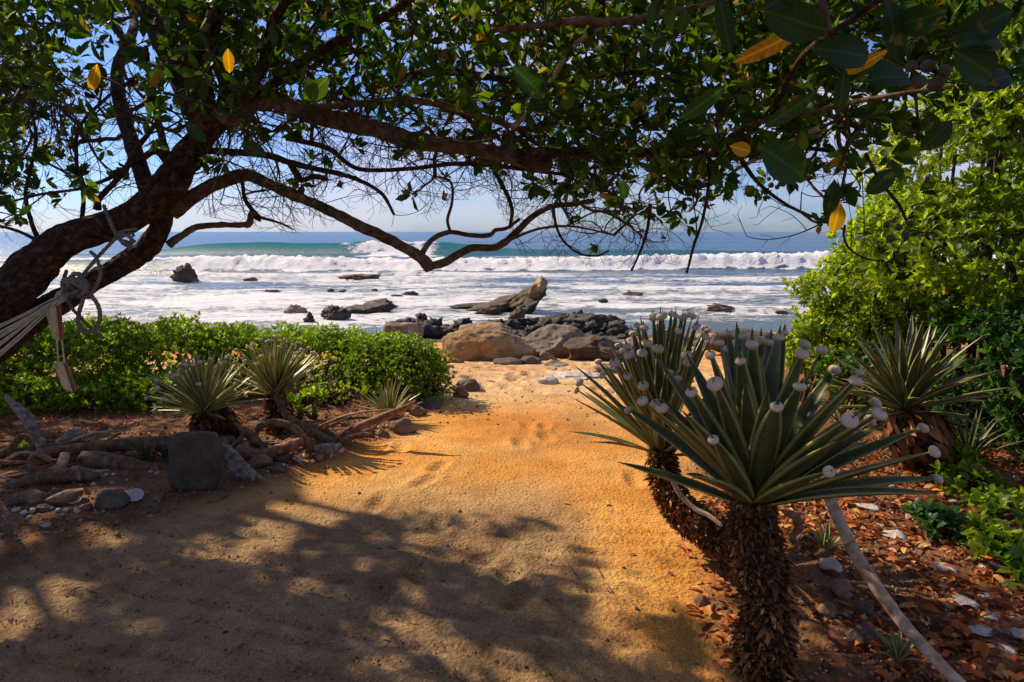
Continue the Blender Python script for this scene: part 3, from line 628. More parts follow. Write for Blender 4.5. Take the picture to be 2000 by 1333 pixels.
# ================================================================== PLANT TOOLS
LT = {'canopy': leaf_t(.44, .14, .16, .62, 2), 'thick': leaf_t(.38, .22, .18, .68, 2), 'small': leaf_t(.46, .1, .16, .66, 1), 'long': leaf_t(.30, .18, .15, .55, 6), 'oval': leaf_t(.50, .34, .20, .5, 9)}
def foliage(parent, pos, axis, m, L, mat, tmpl='canopy', nparts=0, spread=(.7, 1.25), seed=0, tint=None, name='leaf', mass='crown', wob=.25, plabel=None):
    R, P, S, cid = rosettes(pos, axis, m, L, spread, seed, wob=wob); r = np.random.default_rng(seed + 1)
    tn = np.clip(.45 + .22 * r.normal(0, 1, len(P)) + (.25 * vn(P * 1.3, seed)), 0, .93); y = r.random(len(P)) < .012; tn[y] = r.uniform(.96, 1, y.sum())
    if tint is not None: tn = np.clip(tn + tint[cid], 0, 1)
    TV, TF = LT[tmpl]; pick = np.zeros(len(P), bool)
    if nparts:
        u, v, f = px(P + R[:, :, 1] * S[:, None] * .5); inside = (u > 0) & (u < 2000) & (v > 0) & (v < 1333) & (f > .2)
        size = np.where(inside, S / np.maximum(f, .2), 0); size[f < .2] = 0; pick[np.argsort(-size)[:nparts]] = True; pick &= size > 0
        # a few shared meshes, one per tint step
        steps = np.array([.1, .3, .45, .6, .75, .9, .98]); ms = []
        for s in steps:
            me = mesh(name, TV, TF, mat, tint=np.full(len(TV), s)); ms.append(me)
        off = np.array(parent.location)
        for i in np.where(pick)[0]:
            me = ms[int(np.argmin(np.abs(steps - tn[i])))]
            o = bpy.data.objects.new(name, me); COL.objects.link(o); o.parent = parent
            Mx = Matrix.Identity(4)
            A = R[i] * S[i]
            for a in range(3):
                for b in range(3): Mx[a][b] = float(A[a, b])
                Mx[a][3] = float(P[i, a] - off[a])
            o.matrix_basis = Mx
    q = ~pick
    V, F = scatter(TV, TF, R[q], P[q], S[q]); T = np.repeat(tn[q], len(TV))
    o = wobj(mass, V, F, mat, parent, tint=T, kind='stuff'); return o
class Graph:
    """a twig network: every target is joined to the nearest wood already grown"""
    def __init__(s, roots, step=.09, seed=0):
        s.r = np.random.default_rng(seed); s.P = np.zeros((400000, 3)); s.par = np.full(400000, -1); s.n = len(roots); s.P[:s.n] = roots; s.nr = s.n; s.step = step; s.w = 0
    def grow(s, T, jit=.12, sag=0.0):
        d0 = np.array([((s.P[:s.nr] - t) ** 2).sum(1).min() for t in T]); tips = np.full(len(T), -1)
        for ti in np.argsort(d0):
            t = T[ti]; Pn = s.P[:s.n]; D = ((Pn - t) ** 2).sum(1); k = int(np.argmin(D)); d = math.sqrt(D[k]); m = max(1, int(d / s.step))
            a = Pn[k].copy(); off = s.r.normal(0, 1, 3) * d * jit; prev = k
            pd = a - s.P[s.par[k]] if s.par[k] >= 0 else (t - a) * .5; pd = pd / max(1e-6, math.sqrt((pd * pd).sum())); ctl = a + (pd * .7 + (t - a) / max(d, 1e-6) * .4 + s.r.normal(0, .25, 3)) * d * .45
            for q in range(1, m + 1):
                f = q / m; p = a * (1 - f) ** 2 + 2 * ctl * f * (1 - f) + t * f * f + s.r.normal(0, 1, 3) * s.step * .07 * (q < m); p[2] -= sag * math.sin(PI * f) * d
                s.P[s.n] = p; s.par[s.n] = prev; prev = s.n; s.n += 1
            tips[ti] = prev
        return tips
    def edges(s, tips, r0=.0014, rmax=.012, pw=.5, sides=4):
        w = np.zeros(s.n); w[tips] = 1
        for i in range(s.n - 1, s.nr - 1, -1):
            w[s.par[i]] += w[i]
        idx = np.arange(s.nr, s.n); rad = np.minimum(rmax, r0 * np.maximum(w, 1) ** pw)
        a = s.P[s.par[idx]]; b = s.P[idx]; rb = rad[idx]; ra = np.minimum(rmax, np.where(s.par[idx] < s.nr, rb * 1.2, np.minimum(rad[s.par[idx]], rb * 1.35)))
        d = nrm(b - a); x = nrm(np.cross(d, np.array([.31, .21, .93]))); y = np.cross(d, x)
        th = np.linspace(0, 2 * PI, sides, endpoint=False); c = np.cos(th)[None, :, None] * x[:, None] + np.sin(th)[None, :, None] * y[:, None]
        V = np.stack([a[:, None] + c * ra[:, None, None], b[:, None] + d[:, None] * rb[:, None, None] * .3 + c * rb[:, None, None]], 1)
        k = np.arange(len(idx))[:, None] * (2 * sides); j = np.arange(sides)[None]; j2 = (j + 1) % sides
        F = np.stack([k + j, k + j2, k + sides + j2, k + sides + j], -1).reshape(-1, 4); return V.reshape(-1, 3), F

# ================================================================== THE LEANING TREE
TREE_BASE = np.array([-3.3, 3.35, 0.0])
tree = thing('leaning_tree', 'dark leaning tree arching over the path, with leafy crown and bare crooked limbs', 'tree', TREE_BASE)
limb_nodes = []
def limb(name, seq, Y=None, mat='bark', sides=14, rough=.14, n=None, parent=tree, freq=1.0, keep=True, groove=0.0):
    P, R = tpx(seq, Y); V, F = tube(P, R, sides, n or max(10, len(P) * 9), rough, seed=len(limb_nodes) + 3, freq=freq, groove=groove)
    o = wobj(name, V, F, M[mat], parent)
    if keep:
        L_ = np.linalg.norm(np.diff(P, axis=0), axis=1).sum(); limb_nodes.append(catmull(P, max(4, int(L_ / .10))))
    return o
limb('trunk', [(-600, 1230, 118, 3.0), (-530, 1110, 92, 3.0), (-420, 990, 80, 3.0), (-240, 820, 62, 3.02), (-110, 700, 53, 3.05), (-20, 603, 46, 3.1), (42, 552, 42, 3.1), (78, 506, 37, 3.1), (125, 473, 33, 3.1), (185, 449, 30, 3.12), (240, 430, 29, 3.15), (298, 396, 31, 3.2), (336, 350, 29, 3.2), (362, 308, 26, 3.2), (400, 262, 23, 3.2), (440, 222, 22, 3.15)], sides=72, rough=.12, n=380, freq=1.4, groove=.13)
limb('limb', [(-200, 850, 46, 3.05), (-60, 720, 34, 3.1), (20, 655, 29, 3.2), (100, 598, 25, 3.25), (180, 551, 21, 3.3), (245, 514, 20, 3.35), (296, 476, 20, 3.35), (318, 430, 18, 3.3), (332, 380, 19, 3.25), (350, 345, 18, 3.2)], sides=48, n=240, groove=.08)
limb('limb', [(335, 412, 18, 3.25), (365, 393, 15, 3.3), (405, 367, 14, 3.35), (450, 350, 12, 3.4), (483, 342, 12, 3.4), (520, 357, 10.5, 3.45), (560, 376, 11, 3.45), (622, 402, 10, 3.5), (700, 440, 11, 3.5), (760, 468, 10, 3.5), (812, 497, 11, 3.5), (832, 515, 12, 3.5), (841, 526, 11, 3.5)], mat='limb', freq=.8)
limb('limb', [(838, 521, 8), (868, 513, 8), (905, 492, 7.5), (925, 484, 7), (962, 484, 7), (985, 474, 7), (1012, 450, 6.5), (1045, 420, 6), (1080, 403, 5.5), (1120, 399, 5), (1160, 392, 4.5)], 3.5, mat='limb', rough=.1)
limb('limb', [(824, 496, 6), (840, 472, 5), (862, 458, 5), (885, 454, 4.5), (920, 460, 4.5), (955, 460, 4.5), (968, 450, 4), (990, 446, 3.6), (1015, 428, 3)], 3.5, mat='limb', rough=.1)
limb('limb', [(880, 455, 3), (874, 430, 3), (882, 400, 2.8), (884, 370, 2.6), (876, 352, 2.4), (850, 345, 2)], 3.5, mat='limb', rough=.05, sides=8)
limb('limb', [(968, 484, 3.2), (1005, 465, 3), (1050, 448, 2.6), (1100, 442, 2.2), (1140, 446, 2), (1200, 460, 1.6)], 3.45, mat='limb', rough=.05, sides=8)
limb('limb', [(330, 478, 8), (352, 462, 6.5), (385, 444, 6), (430, 440, 5.5), (470, 440, 5.5), (486, 438, 6.5), (490, 420, 6), (500, 414, 5)], 3.35, mat='limb', rough=.15)
limb('limb', [(496, 422, 5.5), (508, 428, 5), (492, 410, 4.5), (478, 388, 4), (474, 362, 3.8), (470, 346, 4)], 3.38, mat='bark', rough=.1, sides=8)
limb('limb', [(505, 424, 3.5), (530, 431, 2.6), (552, 438, 2), (573, 449, 1.6)], 3.38, mat='limb', rough=.1, sides=6)
limb('limb', [(440, 225, 24, 3.15), (480, 202, 19, 3.1), (520, 195, 17, 3.1), (565, 207, 17, 3.05), (620, 226, 18, 3.0), (680, 240, 18, 3.0), (750, 256, 17, 3.0), (800, 274, 17, 3.0), (870, 284, 15, 3.0), (930, 292, 14, 3.0), (985, 302, 14, 3.0), (1040, 318, 15, 3.0), (1076, 322, 13, 3.0)], mat='limb', sides=40, rough=.12, n=260, groove=.06)
limb('limb', [(1010, 306, 13), (1090, 296, 11), (1170, 300, 9.5), (1250, 298, 9), (1330, 304, 8.5), (1420, 300, 7.5), (1500, 302, 6), (1570, 290, 4.5), (1650, 300, 3)], 2.9, mat='bark')
limb('limb', [(600, 212, 8), (660, 207, 6), (720, 201, 6), (780, 196, 6.5), (850, 203, 6.5), (920, 222, 6), (985, 242, 5.5), (1030, 256, 5)], 2.9, mat='limb', rough=.1)
limb('limb', [(395, 293, 8), (420, 295, 7), (460, 298, 6.5), (520, 303, 6.5), (560, 316, 6), (605, 328, 5.5), (655, 338, 5), (700, 352, 4), (745, 378, 3.5), (770, 420, 2.8)], 3.3)
limb('limb', [(565, 318, 6), (580, 340, 6), (592, 352, 5), (615, 345, 5), (640, 352, 4)], 3.3, sides=8)
limb('limb', [(440, 230, 17, 3.15), (440, 170, 13, 3.1), (425, 110, 11, 3.0), (420, 50, 10, 2.9), (440, -40, 12, 2.8), (430, -160, 9, 2.6)])
limb('limb', [(420, 240, 12), (405, 185, 10), (392, 140, 9), (345, 95, 8), (300, 50, 7.5), (255, -10, 7), (200, -120, 8), (130, -240, 6)], 3.3)
limb('limb', [(330, 330, 9), (322, 290, 7), (312, 250, 6.5), (303, 205, 6), (292, 150, 5.5), (285, 90, 4)], 3.3)
limb('limb', [(340, 335, 10), (308, 296, 7), (280, 308, 6), (250, 325, 5), (210, 350, 4), (150, 370, 3), (80, 380, 2.5), (0, 400, 2)], 3.35, sides=8)
limb('limb', [(190, 410, 8), (192, 392, 6), (205, 376, 6), (240, 338, 5), (262, 300, 5), (285, 268, 4.5), (310, 235, 4)], 3.15, sides=8)
limb('limb', [(75, 470, 5), (60, 430, 4), (50, 380, 3.6), (60, 330, 3.3), (70, 270, 3), (60, 200, 2.6)], 3.1, sides=8)
limb('limb', [(70, 468, 4), (30, 450, 3), (-20, 438, 3), (-80, 430, 3)], 3.1, sides=6)
limb('limb', [(160, 428, 4.5), (163, 380, 4), (150, 320, 3.5), (155, 250, 3.2), (210, 190, 3), (260, 155, 3)], 3.2, sides=8)
limb('limb', [(500, 200, 12, 3.1), (560, 140, 9, 3.0), (640, 90, 8, 2.9), (720, 50, 8, 2.8), (800, 0, 7, 2.6), (900, -80, 6, 2.5)])
limb('limb', [(470, 210, 13, 3.1), (520, 110, 11, 2.9), (540, 30, 10, 2.7), (620, -60, 9, 2.4), (760, -160, 7, 2.2)])
limb('limb', [(1000, 250, 5.5), (1020, 232, 5.5), (1045, 200, 5.5), (1075, 160, 5), (1100, 120, 5), (1135, 78, 5), (1180, 55, 4.5)], 2.8, mat='pole', rough=.1, sides=8)
limb('limb', [(960, 60, 5), (1060, 50, 6), (1130, 40, 7), (1200, 44, 7.5), (1290, 30, 7), (1380, 10, 6), (1500, -30, 5)], 2.5, mat='limb')
limb('limb', [(790, 150, 6), (870, 140, 7), (960, 152, 6.5), (1060, 168, 6), (1160, 150, 5), (1280, 140, 4)], 2.8, mat='bark')
limb('limb', [(560, 270, 5), (640, 290, 5), (700, 330, 4), (800, 330, 4), (900, 320, 4), (1020, 330, 4), (1110, 340, 3.5), (1180, 320, 3)], 3.4, mat='bark', sides=8)
limb('limb', [(960, 325, 4.5), (985, 370, 4), (1000, 410, 3.6), (996, 440, 3)], 3.4, mat='bark', sides=8)
limb('limb', [(1270, 400, 4), (1266, 440, 3.2), (1255, 480, 2.6), (1240, 515, 2.2), (1233, 529, 2.6)], 2.9, mat='bark', sides=6)
limb('limb', [(1385, 310, 4), (1384, 360, 3.4), (1372, 430, 3), (1355, 480, 2.8), (1345, 520, 2.4), (1341, 533, 2.8)], 2.6, mat='bark', sides=6)
limb('limb', [(1080, 405, 3.5), (1086, 440, 2.8), (1100, 470, 2.4), (1130, 495, 2.2), (1165, 500, 2), (1190, 490, 1.5)], 3.4, mat='bark', sides=6)
limb('limb', [(1440, 300, 5), (1470, 345, 4), (1500, 375, 3.4), (1545, 405, 3), (1600, 428, 2.6), (1645, 436, 2.2)], 2.6, mat='bark', sides=6)
limb('limb', [(1650, 440, 2.5), (1648, 460, 2.4), (1658, 485, 2), (1690, 505, 1.8), (1730, 512, 1.4)], 2.3, mat='bark', sides=6)
limb('limb', [(1600, 250, 6, 2.2), (1560, 268, 5, 2.3), (1500, 300, 4, 2.5), (1440, 330, 4, 2.7)], mat='pole', sides=8)
limb('limb', [(1380, 300, 6, 2.8), (1480, 240, 6, 2.4), (1600, 215, 5, 2.1), (1720, 190, 4.5, 1.9), (1860, 170, 4, 1.8)], mat='limb', sides=8)
limb('limb', [(1500, 240, 6, 2.4), (1560, 120, 6, 2.0), (1660, 40, 6, 1.7), (1760, -30, 6, 1.6)], mat='bark', sides=8)
limb('limb', [(1690, 300, 4, 1.9), (1720, 355, 3.6, 1.9), (1755, 400, 3.2, 1.9), (1772, 435, 3, 1.9)], mat='bark', sides=6)
# wood that reaches up and out of the frame to carry the rest of the crown
def wlimb(P, r, mat='bark'):
    P = np.array(P, float); V, F = tube(P, r, 10, len(P) * 8, .12, seed=5); wobj('limb', V, F, M[mat], tree); limb_nodes.append(catmull(P, 24))
a0 = at(402, 262, 3.2); a1 = at(298, 405, 3.2); a2 = at(-20, 610, 3.1)
wlimb([a1, a1 + [-.5, .7, .7], a1 + [-.9, 1.7, 1.3], a1 + [-1.5, 2.6, 1.9]], [.04, .034, .028, .015])
wlimb([a2, a2 + [-.7, .5, .9], a2 + [-1.2, 1.3, 1.9], a2 + [-1.6, 2.0, 2.7]], [.09, .07, .05, .02])
wlimb([a0, a0 + [-.6, .5, .9], a0 + [-1.4, 1.2, 1.6], a0 + [-2.4, 1.8, 2.0]], [.05, .04, .03, .015])
wlimb([a0, a0 + [.1, -.5, .9], a0 + [-.3, -1.2, 1.5], a0 + [-.9, -2.0, 1.9]], [.06, .05, .04, .02])
# where leaves are, read off the photograph (rows every 60 px, columns every 125 px)
DM = np.array([
 [.9, .9, .9, .9, .9, .9, .9, .9, 1, 1, 1, 1, 1, 1, .9, .9, .5],
 [.9, .8, .8, .8, .8, .8, .7, .8, 1, 1, 1, 1, 1, 1, .6, .9, .35],
 [.9, .6, .7, .8, .8, .8, .6, .7, .9, 1, 1, 1, 1, .9, .8, .8, .1],
 [.9, .45, .5, .7, .8, .8, .7, .8, .9, .9, .95, 1, 1, 1, .9, .5, 0],
 [.8, .45, .4, .5, .65, .6, .7, .7, .9, .9, .95, 1, 1, 1, .7, .2, 0],
 [.75, .45, .35, .35, .4, .4, .4, .45, .7, .9, .9, .95, .9, .8, .5, .1, 0],
 [.6, .4, .25, .15, .2, .3, .3, .3, .65, .8, .85, .85, .8, .6, .35, .02, 0],
 [.6, .45, .15, .0, .02, .06, .1, .05, .25, .55, .6, .6, .35, .3, .2, 0, 0],
 [.45, .25, 0, 0, 0, 0, 0, 0, .03, .25, .35, .1, .03, .3, .12, 0, 0],
 [.12, 0, 0, 0, 0, 0, 0, 0, 0, .02, .14, 0, 0, .18, 0, 0, 0],
 [0, 0, 0, 0, 0, 0, 0, 0, 0, 0, 0, 0, 0, 0, .0, 0, 0]])
def dens(u, v):
    x = np.clip(u / 125, 0, 15.999); y = np.clip((v + 60) / 60, 0, 9.999); i = x.astype(int); j = y.astype(int); fx = x - i; fy = y - j
    return (DM[j, i] * (1 - fx) + DM[j, i + 1] * fx) * (1 - fy) + (DM[j + 1, i] * (1 - fx) + DM[j + 1, i + 1] * fx) * fy
def shadow_uv(P, z=0.0):
    S = P - SUN_DIR * ((P[:, 2] - z) / SUN_DIR[2])[:, None]; return S
r = np.random.default_rng(11)
def sample_canopy(n, ulo, uhi, vlo, vhi, ylo, yhi, power=1.6):
    u = r.uniform(ulo, uhi, n); v = r.uniform(vlo, vhi, n); d = dens(u, v); ok = r.random(n) < d ** power
    u, v = u[ok], v[ok]; f = r.random(len(u)); a = np.interp(u, *ylo); b = np.interp(u, *yhi); Y = a + (b - a) * f; return at(u, v, Y)
YLO = ([-400, 0, 300, 700, 1000, 1300, 1600, 2000], [2.6, 2.4, 2.4, 2.5, 2.5, 2.4, 2.1, 2.0])
YHI = ([-400, 0, 300, 700, 1000, 1300, 1600, 2000], [5.6, 5.4, 5.0, 4.8, 4.8, 4.8, 4.2, 3.6])
C1 = sample_canopy(7300, -150, 2040, -70, 540, YLO, YHI)
# crown beyond the top and left edges of the view
C2 = np.column_stack([r.uniform(-6.2, -1.2, 1500), r.uniform(2.2, 6.6, 1500), r.uniform(2.6, 4.6, 1500)])
u_, v_, f_ = px(C2); out = (u_ < -60) | (v_ < -40); C2 = C2[out & (((C2 - [-3.4, 4.3, 2.8]) / [2.9, 2.6, 2.0]) ** 2).sum(1) .__lt__(1.0)]
C3 = np.column_stack([r.uniform(-3.0, 3.4, 700), r.uniform(1.0, 4.4, 700), r.uniform(2.5, 3.9, 700)])
u_, v_, f_ = px(C3); C3 = C3[(v_ < -40)]
# leaf clusters added sunward of ground that should lie shaded, mostly out of view
def shade_crown(n, poly, zlo, zhi, gz=0., patch=.0, seed=1, sc=1.6):
    q = np.random.default_rng(seed); us = [p[0] for p in poly]; vs = [p[1] for p in poly]; u = q.uniform(min(us), max(us), n); v = q.uniform(min(vs), max(vs), n); ins = np.zeros(n, bool); m = len(poly)
    for i in range(m):
        x1, y1 = poly[i]; x2, y2 = poly[(i + 1) % m]; c = ((y1 > v) != (y2 > v)); xi = (x2 - x1) * (v - y1) / ((y2 - y1) if y2 != y1 else 1e-9) + x1; ins ^= c & (u < xi)
    u, v = u[ins], v[ins]; d = ray(u, v); P = CAM + d * ((gz - CAM[2]) / d[:, 2])[:, None]
    ok = vn(P[:, :2] * sc, seed + 3) < patch; P = P[ok]; z = q.uniform(zlo, zhi, len(P)); P = P + SUN_DIR * ((z - gz) / SUN_DIR[2])[:, None]
    uu, vv, f = px(P); inside = (f > 0) & (uu > -30) & (uu < 2030) & (vv > -30) & (vv < 700); keep = ~inside | (q.random(len(P)) < dens(np.clip(uu, 0, 2000), np.clip(vv, -60, 539)) * .5 * (vv < 500)); return P[keep]
C4 = shade_crown(7000, [(-500, 1010), (0, 1010), (330, 985), (700, 995), (1000, 1000), (1160, 1040), (1250, 1130), (1350, 1210), (1480, 1333), (1300, 1800), (-900, 1800)], 4.1, 5.4, 0, .16, 61, 2.3)
C5 = shade_crown(2600, [(-300, 860), (0, 850), (330, 870), (540, 890), (520, 930), (430, 975), (330, 990), (0, 1000), (-300, 1000)], 5.0, 6.6, .1, .05, 62, 2.2)
C6 = shade_crown(700, [(1500, 1180), (1620, 1160), (1760, 1333), (2000, 1500), (1500, 1500)], 2.4, 3.6, 0, .3, 63)
C7 = shade_crown(500, [(1380, 560), (1900, 600), (1880, 990), (1420, 990)], 2.2, 3.4, .8, .15, 64, 2.5)
NL = at(r.uniform(1380, 1990, 420), r.uniform(-20, 380, 420), r.uniform(1.0, 1.6, 420)) + SUN_DIR * r.uniform(.5, 2.2, 420)[:, None]; u_, v_, f_ = px(NL); NL = NL[(v_ < -30) | (f_ < 0)]  # clusters added out of view to shade the near leaves from the sun
HI = np.vstack([C4, C5]); far = np.linalg.norm(HI[:, :2] - [-8.6, 8.6], axis=1) < np.linalg.norm(HI[:, :2] - [-3.6, 4.6], axis=1) * 1.15
K_SHADE = HI[far][::2] if False else HI[far]; CL = np.vstack([C1, C2, C3, HI[~far], C6, C7, NL])
# light gets through to the sunny stretch of path and to the thicket: thin the crown along those rays
S0 = shadow_uv(CL); su, sv, sf = px(S0)
lit = ((su > 800) & (su < 1450) & (sv > 730) & (sv < 965)) | ((su > 1130) & (su < 1450) & (sv > 940) & (sv < 1200)) | ((su > 1540) & (su < 1800) & (sv > 1080) & (sv < 1180))
keep = ~(lit & (sf > 0)) | (r.random(len(CL)) < .2); CL = CL[keep]
FLECK = [(830, 1225, 60, 9), (930, 1268, 70, 14), (1010, 1308, 120, 16), (1250, 1265, 35, 12), (870, 1040, 70, 10), (1060, 1045, 90, 8), (610, 985, 120, 12), (720, 962, 60, 8), (200, 1036, 60, 7), (20, 1062, 60, 16), (960, 1100, 45, 7), (1050, 1122, 35, 6), (1370, 1290, 40, 16), (500, 1000, 50, 7), (790, 1150, 40, 6), (960, 1180, 26, 5), (420, 1080, 40, 6), (250, 1210, 40, 8), (600, 1140, 40, 7), (1230, 1190, 40, 9), (130, 860, 60, 14), (130, 925, 50, 8), (250, 870, 60, 8), (700, 1300, 40, 10), (1420, 1240, 50, 20), (560, 900, 60, 14)]
def flecked(P):
    a, b, f = px(shadow_uv(P)); m_ = np.zeros(len(P), bool)
    for (cu, cv, ru, rv) in FLECK: m_ |= ((a - cu) / (ru + 16)) ** 2 + ((b - cv) / (rv + 9)) ** 2 < 1
    return m_ & (f > 0)
CL = CL[~(flecked(CL) & (r.random(len(CL)) < .93))]; K_SHADE = K_SHADE[~flecked(K_SHADE)]
BT = np.vstack([at(r.uniform(400, 1180, 1300), r.uniform(325, 455, 1300), r.uniform(3.1, 4.1, 1300)), at(r.uniform(960, 1250, 420), r.uniform(400, 520, 420), r.uniform(3.1, 3.7, 420)),
                at(r.uniform(1350, 1690, 260), r.uniform(390, 500, 260), r.uniform(2.3, 3.2, 260)), at(r.uniform(60, 480, 700), r.uniform(120, 400, 700), r.uniform(3.0, 3.9, 700)), at(r.uniform(500, 1700, 400), r.uniform(180, 400, 400), r.uniform(2.6, 3.8, 400))])
uu, vv_, _ = px(BT); BT = BT[~((vv_ > 330 + 130 * np.exp(-((uu - 700) / 260) ** 2) + 190 * sst(900, 1050, uu)) & (r.random(len(BT)) < .8))]
g = Graph(np.vstack(limb_nodes), .05, 3); tips = g.grow(CL, .13)
LOWV = ([-200, 0, 200, 300, 420, 500, 580, 700, 820, 880, 960, 1010, 1100, 1230, 1350, 1500, 1640, 1760, 2000], [480, 480, 420, 400, 430, 455, 462, 430, 460, 400, 380, 500, 520, 528, 515, 490, 500, 520, 300])
def twiglets(g, n, ulo, uhi, vlo, vhi, seed, L0=(.22, .6), nmax=None):
    """bare twigs: smooth curved shoots with alternate side shoots and finer ones on those"""
    q = np.random.default_rng(seed); lim = nmax or g.n; U, Vv, f = px(g.P[:lim]); ok = np.where((U > ulo) & (U < uhi) & (Vv > vlo) & (Vv < vhi) & (f > 1.5))[0]; tips = []
    def shoot(k, d, L_, lev):
        m = max(3, int(L_ / .028)); st = L_ / m; p = g.P[k].copy(); cur = q.normal(0, .10, 3); prev = k; made = []
        for i in range(m):
            cur = cur * .9 + q.normal(0, .05, 3); d = nrm(d + cur + [0, 0, -.015]); p = p + d * st; u, v, f_ = px(p)
            if v > np.interp(u, *LOWV): break
            j = g.n; g.P[j] = p; g.par[j] = prev; g.n += 1; prev = j; made.append((j, d.copy(), (i + 1) / m))
        if not made: return
        tips.append(prev)
        if lev < 2:
            s = q.choice([-1, 1]); e = nrm(np.cross(d, [0, 1, .2]))
            for j, dj, f_ in made[1:]:
                if q.random() < (.42 if lev == 0 else .36): s = -s; shoot(j, nrm(dj + s * e * q.uniform(.6, 1.1) + q.normal(0, .35, 3)), L_ * q.uniform(.28, .55) * (1.1 - .5 * f_), lev + 1)
    for k in q.choice(ok, n):
        a = q.uniform(-PI, PI); shoot(k, nrm(np.array([math.cos(a), q.normal(0, .5), math.sin(a) * .8 - .15])), q.uniform(*L0), 0)
    return tips
nb = g.n; tw = twiglets(g, 190, 380, 1000, 180, 400, 5, nmax=nb) + twiglets(g, 110, 950, 1260, 300, 500, 6, nmax=nb) + twiglets(g, 60, 1300, 1700, 300, 480, 7, (.15, .4), nmax=nb) + twiglets(g, 110, 0, 480, 120, 400, 8, nmax=nb) + twiglets(g, 60, 500, 900, 340, 500, 9, (.1, .28), nmax=g.nr)
tips = np.concatenate([tips, np.array(tw, int)])
V, F = g.edges(tips, .0008, .012, .55, 3)
wobj('twigs', V, F, M['twig'], tree, kind='stuff')
tv = g.P[tips[:len(CL)]] - g.P[g.par[tips[:len(CL)]]]
ax = nrm(nrm(tv) + np.array([0, 0, .45]) + r.normal(0, .25, (len(CL), 3)))
foliage(tree, CL, ax, 8, r.uniform(.042, .078, len(CL)), M['canopy'], 'canopy', 280, (.6, 1.35), 21, wob=.4)
# the very near leaves that hang into the view high on the seaward right
def near_leaf(u0, v0, u1, v1, Y0, Y1, t, wide=1.0, tm='oval', roll=0.0):
    a = at(u0, v0, Y0); b = at(u1, v1, Y1); d = b - a; L_ = np.linalg.norm(d); view = nrm(CAM - a)
    Rm = basis(d[None], view[None], np.array([roll]))[0]; TV, TF = LT[tm]; TV = TV * np.array([wide, 1, 1]); me_v = (TV * L_) @ Rm.T + a
    wobj('leaf', me_v, TF, M['near'], tree, tint=np.full(len(TV), t * .75 if t < .9 else t), attrs={'along': LT[tm][0][:, 1], 'across': np.abs(LT[tm][0][:, 0]) * 3})
for q in [(1480, 285, 1585, 345, 1.1, 1.1, .35, 1.25, 'oval', .2), (1590, 45, 1435, 130, 1.2, 1.25, .99, .75, 'long', .3), (1425, 285, 1470, 298, 1.25, 1.25, .975, 1.2, 'oval', 0), (1420, 165, 1335, 235, 1.2, 1.2, .6, 1.1, 'long', .4),
          (1600, 175, 1500, 250, 1.15, 1.15, .45, .9, 'long', .3), (1580, 95, 1720, 105, 1.05, 1.05, .15, .9, 'oval', .2), (1730, 0, 1768, 110, 1.0, 1.0, .1, .9, 'oval', .5), (1850, 20, 1740, 60, .95, 1.0, .1, 1.2, 'oval', .2),
          (1870, 90, 1975, 60, 1.1, 1.1, .1, 1.2, 'oval', .5), (1650, 130, 1640, 215, 1.1, 1.1, .3, 1.2, 'long', .1), (1740, 95, 1655, 145, 1.1, 1.1, .985, .8, 'long', .2), (1860, 100, 1960, 150, 1.1, 1.1, .2, 1.2, 'oval', .2),
          (1980, 20, 1880, 70, 1.1, 1.1, .12, 1.2, 'oval', .1), (1400, -20, 1430, 100, 1.3, 1.3, .2, 1.0, 'long', .2), (1340, 20, 1330, 62, 1.5, 1.5, .7, 1.3, 'oval', .2), (1000, 130, 1065, 185, 1.5, 1.5, .2, 1.1, 'oval', .2),
          (1620, 60, 1500, 30, 1.0, 1.0, .15, 1.2, 'oval', .2), (1690, 160, 1790, 130, 1.0, 1.0, .1, 1.3, 'oval', .6), (1860, 235, 1810, 290, 1.3, 1.3, .2, 1.2, 'oval', .3), (1750, 330, 1700, 375, 1.4, 1.4, .2, 1.2, 'oval', .1),
          (1640, 395, 1632, 455, 1.6, 1.6, .96, 1.0, 'oval', .3), (1630, 350, 1620, 420, 1.5, 1.5, .1, .9, 'oval', .2), (190, 125, 178, 178, 2.0, 2.0, .97, .8, 'oval', 0), (445, 95, 448, 140, 2.0, 2.0, .975, 1.0, 'oval', 0),
          (600, 150, 615, 195, 1.8, 1.8, .8, 1.2, 'oval', .2), (640, 150, 600, 200, 1.8, 1.8, .85, 1.2, 'oval', .4), (910, 10, 940, 30, 1.8, 1.8, .9, 1.4, 'oval', .3), (1150, 350, 1118, 375, 2.0, 2.0, .8, .8, 'long', .2), (1160, 350, 1160, 385, 2.0, 2.0, .75, .9, 'long', .2),
          (1215, 350, 1222, 390, 2.0, 2.0, .5, 1.1, 'oval', .2), (1490, 20, 1560, -30, 1.0, 1.0, .1, 1.3, 'oval', .2), (1900, 180, 1990, 130, 1.2, 1.2, .1, 1.0, 'oval', .2), (360, 240, 400, 272, 2.2, 2.2, .2, 1.0, 'oval', .2), (470, 280, 515, 300, 2.3, 2.3, .3, 1.2, 'oval', .2)]:
    near_leaf(*q)
FV, FF = ico(2); 
for (u, v, rr, Y) in [(1795, 160, 17, 1.1), (1828, 165, 18, 1.12), (1812, 130, 16, 1.15), (1845, 138, 15, 1.1), (1780, 130, 14, 1.1), (1740, 158, 13, 1.15), (1740, 466, 10, 1.5), (1768, 460, 10, 1.5), (1755, 444, 9, 1.5), (1778, 437, 9, 1.52), (1732, 440, 8, 1.5), (1745, 430, 7, 1.5), (1506, 362, 7, 2.0), (1518, 366, 6, 2.0), (1502, 350, 5, 2.0), (1512, 345, 5, 2.0)]:
    c = at(u, v, Y); V_ = FV * (1 + .12 * vn(FV * 5, u))[:, None] * rr * .8 * Y / FPX + c; wobj('fruit', V_, FF, M['fruit'], tree)

